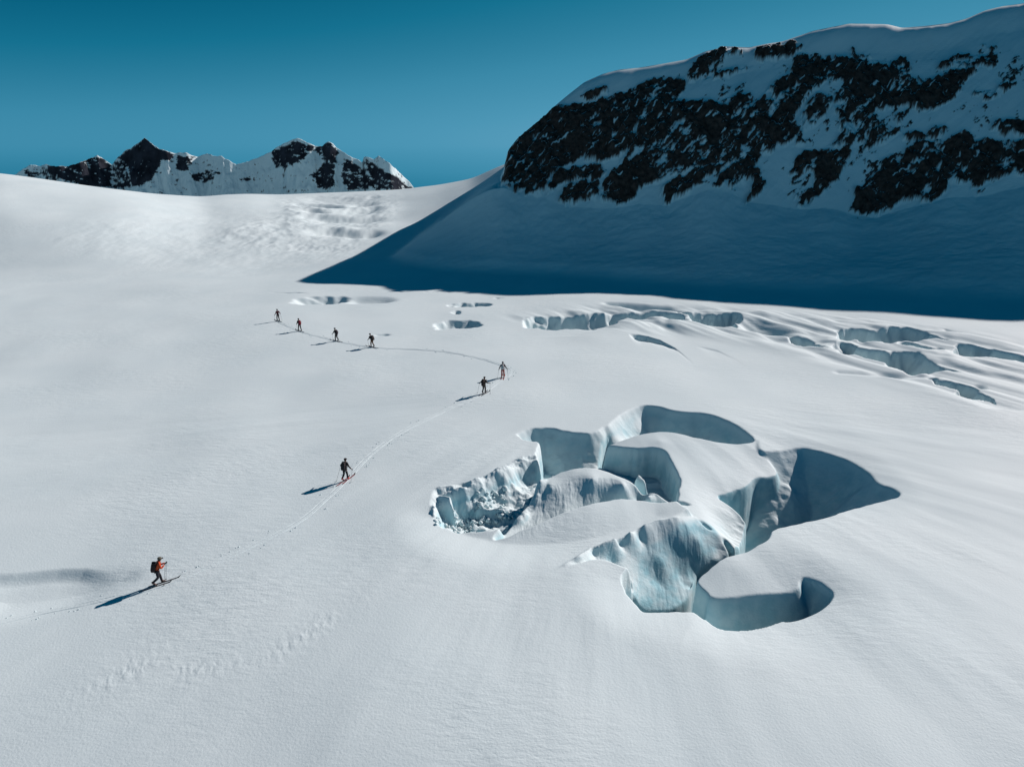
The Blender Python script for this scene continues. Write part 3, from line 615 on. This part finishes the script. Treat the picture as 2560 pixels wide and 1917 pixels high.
# ------------------------------------------------------------------ finding the ground
def ground_z(x, y):
    c = x/y; j = np.clip(np.searchsorted(Cc, c)-1, 0, NC-2); i = np.clip(np.searchsorted(Yr, y)-1, 0, NR-2)
    u = (c-Cc[j])/(Cc[j+1]-Cc[j]); v = (y-Yr[i])/(Yr[i+1]-Yr[i])
    return float(Z[i, j]*(1-u)*(1-v)+Z[i, j+1]*u*(1-v)+Z[i+1, j]*(1-u)*v+Z[i+1, j+1]*u*v)
def hit(px_, py_):
    c, sl_ = slope_of(px_, py_); j = int(np.searchsorted(Cc, c))-1; u = (c-Cc[j])/(Cc[j+1]-Cc[j])
    col = Z[:, j]*(1-u)+Z[:, j+1]*u; f = (col-CAMH)/Yr-sl_
    k = int(np.argmax(f > 0)); a, b = f[k-1], f[k]; y = Yr[k-1]+(Yr[k]-Yr[k-1])*(-a/(b-a))
    return c*y, y, ground_z(c*y, y)

# ------------------------------------------------------------------ ski track: two pressed grooves with low rims
def line_world(pts, step=.35):
    P = [Vector(hit(a, b)[:2]) for a, b in pts]
    P = [Vector(p) for p in chaikin(P, False, 3)]
    out = [P[0]]
    for p in P[1:]:
        while (p-out[-1]).length > step: out.append(out[-1]+(p-out[-1]).normalized()*step)
    return out
UP = [(694, 804), (725, 818), (757, 831), (800, 843), (842, 853), (885, 862), (931, 869), (990, 872), (1050, 874), (1110, 879), (1160, 887), (1205, 898), (1240, 908), (1262, 917), (1276, 928), (1272, 940), (1256, 948), (1236, 962), (1210, 983)]
LOW = [(1210, 983), (1170, 1002), (1140, 1013), (1110, 1028), (1060, 1052), (1007, 1077), (960, 1108), (915, 1146), (888, 1176), (862, 1202), (835, 1230), (811, 1250), (780, 1280), (741, 1308), (700, 1330), (660, 1350), (579, 1389), (500, 1424), (452, 1447), (400, 1464), (340, 1482), (289, 1494), (208, 1511), (116, 1529), (0, 1556), (-80, 1575)]
SNOWT = snow_material("packed_snow")
def track_mesh(name, lines, prof):
    bm = bmesh.new()
    for L in lines:
        prev = None
        for i, p in enumerate(L):
            d = (L[min(i+1, len(L)-1)]-L[max(i-1, 0)]).normalized(); n = Vector((-d.y, d.x))
            ringv = []
            for o, h in prof:
                q_ = p+n*o; wob = 1+.35*math.sin(i*1.7+o*9)+.3*math.sin(i*.61+o*5)
                ringv.append(bm.verts.new((q_.x, q_.y, ground_z(q_.x, q_.y)+.006+h*(wob if h > .01 else 1))))
            if prev:
                for k in range(len(prof)-1): bm.faces.new((prev[k], prev[k+1], ringv[k+1], ringv[k]))
            prev = ringv
    bmesh.ops.recalc_face_normals(bm, faces=bm.faces)
    me = bpy.data.meshes.new(name); bm.to_mesh(me); bm.free(); me.materials.append(SNOWT)
    if len(me.polygons) and me.polygons[0].normal.z < 0: me.flip_normals()
    o = bpy.data.objects.new(name, me); scene.collection.objects.link(o); return o
trk = track_mesh("ski_track", [line_world(UP, .6), line_world(LOW)], [(-.24, -.03), (-.185, .015), (-.15, .0), (-.07, .0), (-.04, .008), (.04, .008), (.07, .0), (.15, .0), (.185, .015), (.24, -.03)])
trk["kind"] = "structure"
# pole marks and crumbs beside the track
def blob(bm, x, y, z, r, rr):
    vs = bmesh.ops.create_icosphere(bm, subdivisions=1, radius=r)['verts']
    for v in vs:
        v.co = Vector((v.co.x*rr.uniform(.8, 1.3), v.co.y*rr.uniform(.8, 1.3), v.co.z*rr.uniform(.7, 1.1)))+Vector((x, y, z))
rr = random.Random(5); bm = bmesh.new()
for L, dens_, r0 in ((line_world(LOW, .5), .62, .036), (line_world(UP, .5), .35, .04)):
    for i, p in enumerate(L):
        d = (L[min(i+1, len(L)-1)]-L[max(i-1, 0)]).normalized(); n = Vector((-d.y, d.x))
        for sd in (-1, 1):
            if rr.random() < dens_*(.5+.5*math.sin(i*.23+sd)):
                for k in range(rr.choice((1, 1, 2, 3))):
                    q_ = p+n*sd*rr.uniform(.42, .75)+d*rr.uniform(-.3, .3)
                    blob(bm, q_.x, q_.y, ground_z(q_.x, q_.y)+.012, r0*rr.uniform(.6, 1.5), rr)
me = bpy.data.meshes.new("snow_crumbs"); bm.to_mesh(me); bm.free(); me.materials.append(SNOWT)
o = bpy.data.objects.new("snow_crumbs", me); scene.collection.objects.link(o); o["kind"] = "stuff"; o["label"] = "small snow crumbs kicked up beside the ski track"; o["category"] = "snow crumbs"
# broken lumps of snow in the collapsed hollow
bm = bmesh.new()
def lumps(poly, n, a, b):
    P = chaikin([hit(*p)[:2] for p in poly]); mn = P.min(0); mx = P.max(0); k = 0
    while k < n:
        x, y = rr.uniform(mn[0], mx[0]), rr.uniform(mn[1], mx[1])
        if polyd(P, np.array([[x]]), np.array([[y]]))[0, 0] > 0:
            k += 1; r = rr.uniform(a, b)*rr.uniform(.5, 1); blob(bm, x, y, ground_z(x, y)+r*.25, r, rr)
lumps([(1082, 1290), (1150, 1288), (1230, 1285), (1282, 1275), (1285, 1300), (1200, 1312), (1090, 1314)], 130, .05, .26)
lumps([(1170, 1240), (1260, 1200), (1280, 1260), (1200, 1290)], 40, .06, .3)
me = bpy.data.meshes.new("snow_rubble"); bm.to_mesh(me); bm.free(); me.materials.append(SNOWT); me.shade_smooth()
o = bpy.data.objects.new("snow_rubble", me); scene.collection.objects.link(o); o["kind"] = "stuff"; o["label"] = "white snow rubble at the foot of the broken ice"; o["category"] = "snow rubble"

# ------------------------------------------------------------------ skiers
def cloth(name, col, rough=.8):
    m, nt_, b = make_material(name); n = N_(nt_, "ShaderNodeTexNoise"); n.inputs["Scale"].default_value = 22; n.inputs["Detail"].default_value = 3
    r_ = N_(nt_, "ShaderNodeValToRGB"); r_.color_ramp.elements[0].color = tuple(c*.7 for c in col)+(1,); r_.color_ramp.elements[1].color = tuple(min(1, c*1.3) for c in col)+(1,)
    tc = N_(nt_, "ShaderNodeTexCoord"); nt_.links.new(tc.outputs["Object"], n.inputs["Vector"])
    nt_.links.new(n.outputs[0], r_.inputs[0]); nt_.links.new(r_.outputs[0], b.inputs["Base Color"]); b.inputs["Roughness"].default_value = rough; return m
MC = {}
def mat(col, rough=.8):
    k = (col, rough)
    if k not in MC: MC[k] = cloth("cloth_%d" % len(MC), col, rough)
    return MC[k]
SKIN = mat((.42, .22, .15), .55)
def obj(name, me, parent, m):
    me.materials.append(m); o = bpy.data.objects.new(name, me); scene.collection.objects.link(o); o.parent = parent; return o
def skin(name, V, E, m, parent, root=0, sub=2):
    me = bpy.data.meshes.new(name); me.from_pydata([tuple(v[0]) for v in V], E, []); me.update()
    o = obj(name, me, parent, m)
    md = o.modifiers.new("Skin", 'SKIN'); md.use_smooth_shade = True
    sd = me.skin_vertices[0].data if me.skin_vertices else None
    if sd is None:
        bm = bmesh.new(); bm.from_mesh(me); bm.verts.layers.skin.verify(); bm.to_mesh(me); bm.free(); sd = me.skin_vertices[0].data
    for i, v in enumerate(V):
        r = v[1]; sd[i].radius = (r, r) if not isinstance(r, tuple) else r; sd[i].use_root = (i == root)
    s_ = o.modifiers.new("Subdivision", 'SUBSURF'); s_.levels = s_.render_levels = sub
    return o
def ik(a, b, l1, l2, pole):
    a, b = Vector(a), Vector(b); d = b-a; L = min(d.length, (l1+l2)*.995); d.normalize()
    x = (l1*l1-l2*l2+L*L)/(2*L); h = math.sqrt(max(0, l1*l1-x*x)); p = Vector(pole); p = (p-d*p.dot(d)).normalized()
    return a+d*x+p*h
def superbox(name, sx, sy, sz, m, parent, loc, e=.45, taper=.0, rot=(0, 0, 0)):
    bm = bmesh.new(); bmesh.ops.create_uvsphere(bm, u_segments=20, v_segments=14, radius=1)
    for v in bm.verts:
        c = v.co; f = lambda t: math.copysign(abs(t)**e, t)
        v.co = Vector((f(c.x)*sx/2, f(c.y)*sy/2*(1-taper*c.z), f(c.z)*sz/2))
    for f_ in bm.faces: f_.smooth = True
    me = bpy.data.meshes.new(name); bm.to_mesh(me); bm.free(); o = obj(name, me, parent, m); o.location = loc; o.rotation_euler = rot; return o
def tube(bm, a, b, r1, r2, n=8):
    a, b = Vector(a), Vector(b); d = (b-a).normalized(); u = d.orthogonal().normalized(); w = d.cross(u); R_ = []
    for p, r in ((a, r1), (b, r2)): R_.append([bm.verts.new(p+(u*math.cos(t)+w*math.sin(t))*r) for t in [2*math.pi*k/n for k in range(n)]])
    for k in range(n): bm.faces.new((R_[0][k], R_[0][(k+1) % n], R_[1][(k+1) % n], R_[1][k]))
    bm.faces.new(R_[0][::-1]); bm.faces.new(R_[1])
def hand_chain(V, E, base, d, out, scale=1.0, r=.009):
    """five bent fingers and a thumb from the palm; d forearm direction, out = side of the thumb"""
    d = d.normalized(); out = (out-d*out.dot(d)).normalized(); n = d.cross(out).normalized()
    for k, (o_, ln) in enumerate(((.028, .070), (.010, .078), (-.009, .072), (-.027, .058))):
        p = V[base][0]; b0 = len(V)
        a1 = p+d*.045*scale+out*o_; a2 = a1+(d*.55+n*.8)*ln*.5; a3 = a2+(n*.6-d*.75)*ln*.5
        V += [(a1, r*1.15*scale), (a2, r*scale), (a3, r*.85*scale)]; E += [(base, b0), (b0, b0+1), (b0+1, b0+2)]
    b0 = len(V); p = V[base][0]; t1 = p+out*.04*scale+d*.012; t2 = t1+(d*.6+out*.2+n*.7)*.035
    V += [(t1, r*1.2*scale), (t2, r*scale)]; E += [(base, b0), (b0, b0+1)]
def skier(px_, py_, head, name_, c, lean=.18, ff=.16, fb=-.34, heel=.12, lh=(.42, .26, 1.05), rh=(.18, -.30, 1.0), lp=None, rp=None, pack=True, hat='cap', tall=1.78, feet=.11):
    x, y, z = hit(px_, py_)
    hx = Vector(hit(*head[1]))-Vector(hit(*head[0])); yaw = math.atan2(hx.y, hx.x)
    k = tall/1.78
    root = bpy.data.objects.new("person", None); scene.collection.objects.link(root); root.location = (x, y, z+.03); root.rotation_euler = (0, 0, yaw)
    root["category"] = "person"; root["label"] = c['label']; root["group"] = "ski tourers climbing in a line"
    root.scale = (k, k, k)
    Vv = Vector; pel = Vv((0, 0, .95)); chest = Vv((lean*.62, 0, 1.27)); neck = Vv((lean, 0, 1.47)); headp = Vv((lean*1.22+.02, 0, 1.62)); top = headp+Vv((.01, 0, .09))
    S = {1: Vv((lean*.88, .185, 1.41)), -1: Vv((lean*.88, -.185, 1.41))}
    Hd = {1: Vv(lh), -1: Vv(rh)}; hip = {1: Vv((0, .095, .93)), -1: Vv((0, -.095, .93))}
    # the trailing foot lifts its heel
    ank = {1: Vv((ff-.04, feet, .11)), -1: Vv((fb-.02, -feet, .11+heel))}
    if c.get('swap'): ank = {1: Vv((fb-.02, feet, .11+heel)), -1: Vv((ff-.04, -feet, .11))}
    toe = {}
    for sd in (1, -1):
        lift = ank[sd].z-.11; toe[sd] = ank[sd]+Vv((.20, 0, -.06-lift*1.0))
    for sd in (1, -1):      # arms never longer than they are
        v = Hd[sd]-S[sd]
        if v.length > .56: Hd[sd] = S[sd]+v.normalized()*.56
    elb = {sd: ik(S[sd], Hd[sd], .30, .28, (-.5, sd*.35, -.6)) for sd in (1, -1)}
    kn = {sd: ik(hip[sd], ank[sd], .425, .415, (1, 0, .1)) for sd in (1, -1)}
    # body: one continuous skinned surface
    V = [(pel, (.10, .07)), (chest, (.11, .08)), (neck, .048), (headp-Vv((0, 0, .055)), .07), (headp+Vv((.0, 0, .02)), .095), (top, .06), (headp+Vv((.10, 0, -.01)), .014)]
    E = [(0, 1), (1, 2), (2, 3), (3, 4), (4, 5), (4, 6)]
    for sd in (1, -1):
        b = len(V); pal = Hd[sd]+(Hd[sd]-elb[sd]).normalized()*.05
        V += [(S[sd], .045), (elb[sd], .034), (Hd[sd], .022), (pal, (.028, .015))]; E += [(1, b), (b, b+1), (b+1, b+2), (b+2, b+3)]
        hand_chain(V, E, b+3, Hd[sd]-elb[sd], Vv((.3, -sd, .4)))
        b = len(V); V += [(hip[sd], .06), (kn[sd], .045), (ank[sd], .034), (toe[sd], .035)]; E += [(0, b), (b, b+1), (b+1, b+2), (b+2, b+3)]
    skin("body", V, E, SKIN, root, sub=1)
    # jacket, trousers, boots, gloves
    V = [(pel+Vv((0, 0, -.03)), (.165, .13)), (pel.lerp(chest, .5), (.165, .125)), (chest, (.18, .135)), (neck+Vv((-.005, 0, .02)), .085)]; E = [(0, 1), (1, 2), (2, 3)]
    for sd in (1, -1):
        b = len(V); V += [(S[sd], .082), (elb[sd], .062), (Hd[sd]-(Hd[sd]-elb[sd]).normalized()*.02, .047)]; E += [(2, b), (b, b+1), (b+1, b+2)]
    skin("jacket", V, E, mat(c['jacket']), root)
    V = [(pel+Vv((0, 0, .02)), (.15, .12))]; E = []
    for sd in (1, -1):
        b = len(V); V += [(hip[sd]+Vv((0, 0, -.04)), .105), (kn[sd], .082), (kn[sd].lerp(ank[sd], .6), .075), (ank[sd]+Vv((0, 0, .03)), .075)]; E += [(0, b), (b, b+1), (b+1, b+2), (b+2, b+3)]
    skin("trousers", V, E, mat(c['legs']), root)
    for sd in (1, -1):
        d = toe[sd]-ank[sd]
        V = [(ank[sd]+Vv((-.01, 0, .12)), .062), (ank[sd], .060), (ank[sd]+Vv((-.05, 0, 0))+Vv((0, 0, -.035)), .048), (ank[sd]+d*.55+Vv((0, 0, .005)), .052), (toe[sd], .045)]
        skin("boot", V, [(0, 1), (1, 2), (1, 3), (3, 4)], mat(c.get('boot', (.02, .02, .022)), .4), root)
        pal = Hd[sd]+(Hd[sd]-elb[sd]).normalized()*.05
        V = [(Hd[sd], .042), (pal, (.044, .030))]; E = [(0, 1)]; hand_chain(V, E, 1, Hd[sd]-elb[sd], Vv((.3, -sd, .4)), r=.013)
        skin("glove", V, E, mat(c.get('glove', (.012, .012, .014))), root, sub=1)
    if hat == 'cap':
        h = superbox("cap", .235, .215, .15, mat(c['hat']), root, headp+Vv((-.01, 0, .07)), e=.8)
        v = superbox("visor", .12, .16, .02, mat(c.get('visor', (.015, .015, .015))), h, (.145, 0, -.03), e=.8)
    else:
        h = superbox("helmet", .255, .225, .20, mat(c['hat'], .35), root, headp+Vv((-.01, 0, .055)), e=.85)
        superbox("goggles", .06, .17, .06, mat((.02, .02, .02), .25), h, (.105, 0, -.05), e=.6)
    superbox("hair", .17, .17, .12, mat((.03, .018, .010)), root, headp+Vv((-.035, 0, -.02)), e=.9)
    if c.get('harness'): 
        for sd in (1, -1):
            hh = hip[sd]; bm = bmesh.new(); R0 = []
            for t_ in range(16):
                a = 2*math.pi*t_/16; R0.append(hh+Vv((.12*math.cos(a), .115*math.sin(a)+sd*.01, -.10-.03*math.cos(a))))
            for t_ in range(16): tube(bm, R0[t_], R0[(t_+1) % 16], .014, .014, 6)
            me = bpy.data.meshes.new("harness_strap"); bm.to_mesh(me); bm.free(); obj("harness_strap", me, root, mat((.6, .6, .6)))
    bpy.context.view_layer.update()
    MW = Matrix.Translation(root.location) @ Matrix.Rotation(yaw, 4, 'Z') @ Matrix.Scale(k, 4)
    who = c['who']
    def top_thing(nm, lab, cat, grp):
        o = bpy.data.objects.new(nm, None); scene.collection.objects.link(o); o.matrix_world = MW; o["label"] = lab; o["category"] = cat; o["group"] = grp; return o
    if pack:
        bp_ = top_thing("backpack", c['packlabel'], "backpack", "backpacks worn by the ski tourers")
        bc = pel.lerp(chest, .62)+Vv((-.225, 0, .04)); tilt = math.atan2(lean*.62, .34)*.8; sz = c.get('packsize', (.26, .33, .56))
        superbox("bag", sz[0], sz[1], sz[2], mat(c['pack']), bp_, bc, e=.5, taper=.12, rot=(0, tilt, 0))
        superbox("lid", sz[0]*.95, sz[1]*.85, .13, mat(c.get('lid', c['pack'])), bp_, bc+Vv((.02+tilt*.2, 0, sz[2]*.5)), e=.6, rot=(0, tilt, 0))
        for sd in (1, -1):
            bm = bmesh.new(); pts = [bc+Vv((.10, sd*.11, .20)), S[sd]+Vv((-.03, -sd*.06, .085)), S[sd]+Vv((.10, -sd*.06, -.02)), chest+Vv((.13, sd*.12, -.03)), chest+Vv((.02, sd*.19, -.17)), bc+Vv((.10, sd*.13, -.20))]
            for a, b in zip(pts, pts[1:]): tube(bm, a, b, .02, .02, 6)
            me = bpy.data.meshes.new("strap"); bm.to_mesh(me); bm.free(); obj("strap", me, bp_, mat(c['pack']))
    # poles
    for sd, tip in ((1, lp), (-1, rp)):
        grip = Hd[sd]+(Hd[sd]-elb[sd]).normalized()*.075+Vv((0, 0, .0))
        if tip is None: tip = (grip.x-.25, grip.y+sd*.06)
        tw = MW @ Vv((tip[0], tip[1], 0)); tz = (ground_z(tw.x, tw.y)-root.location.z)/k
        T_ = Vv((tip[0], tip[1], tz-.02)); ax = (grip-T_).normalized()
        po = top_thing("ski_pole", "ski pole in the %s hand of %s" % ("left" if sd > 0 else "right", who), "ski pole", "ski poles of the ski tourers")
        for nm, segs, m_ in (("shaft", [(T_, grip-ax*.06, .0075, .009)], (.08, .085, .09)), ("grip", [(grip-ax*.07, grip+ax*.07, .017, .02)], (.012, .012, .012)), ("basket", [(T_+ax*.07, T_+ax*.078, .045, .045)], (.03, .03, .03))):
            bm = bmesh.new()
            for a, b, r1, r2 in segs: tube(bm, a, b, r1, r2, 10)
            me = bpy.data.meshes.new(nm); bm.to_mesh(me); bm.free(); obj(nm, me, po, mat(m_, .4))
    # skis lie along the slope under each foot
    for sd in (1, -1):
        f = MW @ Vv((ank[sd].x+.12, ank[sd].y, 0)); dv = Vv((math.cos(yaw), math.sin(yaw), 0))
        a_, b_ = f-dv*.9, f+dv*.9; sdv = Vv((-dv.y, dv.x, 0))*.06
        za, zb_ = ground_z(a_.x, a_.y), ground_z(b_.x, b_.y)
        fwd = Vv((b_.x-a_.x, b_.y-a_.y, zb_-za)).normalized()
        side = Vv((sdv.x*2, sdv.y*2, ground_z(f.x+sdv.x, f.y+sdv.y)-ground_z(f.x-sdv.x, f.y-sdv.y))).normalized()
        up = fwd.cross(side).normalized(); side = up.cross(fwd)
        zmid = max(ground_z((f+dv*t_).x, (f+dv*t_).y)-(za+(zb_-za)*(t_+.9)/1.8) for t_ in (-.8, -.4, 0, .4, .8))
        org = Vv((f.x, f.y, (za+zb_)/2+max(0, zmid)+.012))
        M4 = Matrix(((fwd.x, side.x, up.x, org.x), (fwd.y, side.y, up.y, org.y), (fwd.z, side.z, up.z, org.z), (0, 0, 0, 1)))
        bm = bmesh.new(); xs = [-.88, -.8, -.4, 0, .4, .7, .78, .84, .89, .93]; up_ = [0, 0, 0, 0, 0, 0, .012, .04, .085, .13]; wd = [.035, .052, .048, .045, .05, .056, .056, .05, .036, .012]
        pr = None
        for xx, uu, ww in zip(xs, up_, wd):
            ring = [bm.verts.new((xx, s_*ww, uu+t_)) for s_, t_ in ((-1, 0), (1, 0), (1, .016), (-1, .016))]
            if pr:
                for q_ in range(4): bm.faces.new((pr[q_], ring[q_], ring[(q_+1) % 4], pr[(q_+1) % 4]))
            else: bm.faces.new(ring)
            pr = ring
        bm.faces.new(pr[::-1]); bmesh.ops.recalc_face_normals(bm, faces=bm.faces)
        me = bpy.data.meshes.new("ski"); bm.to_mesh(me); bm.free()
        ro = bpy.data.objects.new("ski", None); scene.collection.objects.link(ro); ro.matrix_world = M4
        ro["label"] = "%s ski under %s" % ("left" if sd > 0 else "right", who); ro["category"] = "ski"; ro["group"] = "skis under the ski tourers"
        obj("deck", me, ro, mat(c.get('ski', (.05, .05, .055)), .4))
        superbox("binding", .30, .07, .035, mat((.03, .03, .03), .4), ro, (-.03, 0, .03), e=.4)
    return root
K = (.010, .010, .012)
skier(398, 1461, ((350, 1480), (454, 1447)), "", dict(label="person in an orange jacket with a dark pack, nearest skier at the lower left", who="the skier in the orange jacket", jacket=(.55, .075, .014), legs=(.012, .014, .022), hat=(.10, .11, .085), pack=(.022, .010, .010), packlabel="black and dark red backpack worn over the orange jacket", boot=(.05, .02, .015)),
      lean=.20, ff=.22, fb=-.30, heel=.14, lh=(.52, .14, 1.22), rh=(.45, -.12, 1.26), lp=(.40, .32), rp=(.22, -.30))
skier(864, 1201, ((825, 1228), (890, 1178)), "", dict(label="person all in black with red boots, climbing alone on the long lower track", who="the lone black-clad skier with red boots", jacket=K, legs=K, hat=(.012, .012, .012), pack=(.009, .008, .012), packlabel="black backpack on the skier with red boots", boot=(.42, .03, .03), harness=True, ski=(.25, .03, .03), swap=True),
      lean=.14, ff=.20, fb=-.26, heel=.10, lh=(.12, .42, 1.12), rh=(.20, -.48, .92), lp=(-.35, .62), rp=(-.20, -.60))
skier(1210, 984, ((1180, 1000), (1228, 972)), "", dict(label="person in dark brown with a bulky brown pack, right below the red-trousered skier", who="the dark brown skier below the red-trousered one", jacket=(.008, .016, .016), legs=(.014, .011, .010), hat=(.008, .008, .008), pack=(.022, .012, .009), packlabel="bulky dark brown backpack on the skier below the red-trousered one", packsize=(.26, .30, .66), swap=True),
      lean=.10, ff=.10, fb=-.12, heel=.04, lh=(.0, .48, 1.05), rh=(.25, -.50, 1.12), lp=(-.15, .70), rp=(.15, -.66))
skier(1257, 944, ((1252, 958), (1262, 925)), "", dict(label="person in red trousers with a pale grey pack, at the bend of the track", who="the skier in red trousers", jacket=(.010, .012, .020), legs=(.30, .022, .008), hat=(.03, .035, .045), pack=(.42, .45, .46), packlabel="pale grey backpack on the skier in red trousers", ski=(.3, .06, .04), packsize=(.22, .30, .46)),
      lean=.10, ff=.08, fb=-.08, heel=.02, lh=(.08, .42, .92), rh=(.14, -.46, .95), lp=(-.2, .56), rp=(-.1, -.60), hat='helmet', feet=.13)
skier(931, 868, ((962, 876), (905, 861)), "", dict(label="person in brown trousers with a wide dark pack, last of the upper four", who="the brown-trousered skier", jacket=(.012, .012, .014), legs=(.11, .045, .012), hat=(.012, .012, .012), pack=(.014, .012, .012), packlabel="wide black backpack on the brown-trousered skier", packsize=(.34, .40, .56)),
      lean=.24, ff=.14, fb=-.22, heel=.08, lh=(.48, .24, .95), rh=(.30, -.26, 1.0))
skier(842, 853, ((886, 862), (812, 845)), "", dict(label="person all in black with one arm reaching ahead, third in the upper line of four", who="the black-clad skier third in the upper four", jacket=K, legs=K, hat=K, pack=(.016, .012, .022), packlabel="slim black backpack on the third skier of the upper four", packsize=(.2, .28, .46)),
      lean=.16, ff=.16, fb=-.18, heel=.07, lh=(.48, .24, .95), rh=(.10, -.3, .95))
skier(750, 828, ((775, 838), (737, 821)), "", dict(label="person with a dark red pack and black trousers, second in the upper line of four", who="the skier with the dark red pack", jacket=(.012, .013, .014), legs=K, hat=K, pack=(.20, .004, .018), packlabel="dark red backpack on the second skier of the upper four"),
      lean=.12, ff=.26, fb=-.26, heel=.05, lh=(.30, .26, .98), rh=(.28, -.26, 1.0))
skier(696, 803, ((716, 812), (682, 795)), "", dict(label="person in a maroon jacket without a pack, leader at the head of the line", who="the leader in the maroon jacket", jacket=(.055, .006, .014), legs=K, hat=K, pack=K, packlabel=""),
      lean=.06, ff=.08, fb=-.06, heel=.01, lh=(.05, .42, .98), rh=(.10, -.42, 1.0), lp=(-.1, .5), rp=(-.1, -.52), pack=False, feet=.15)
print("skiers done")
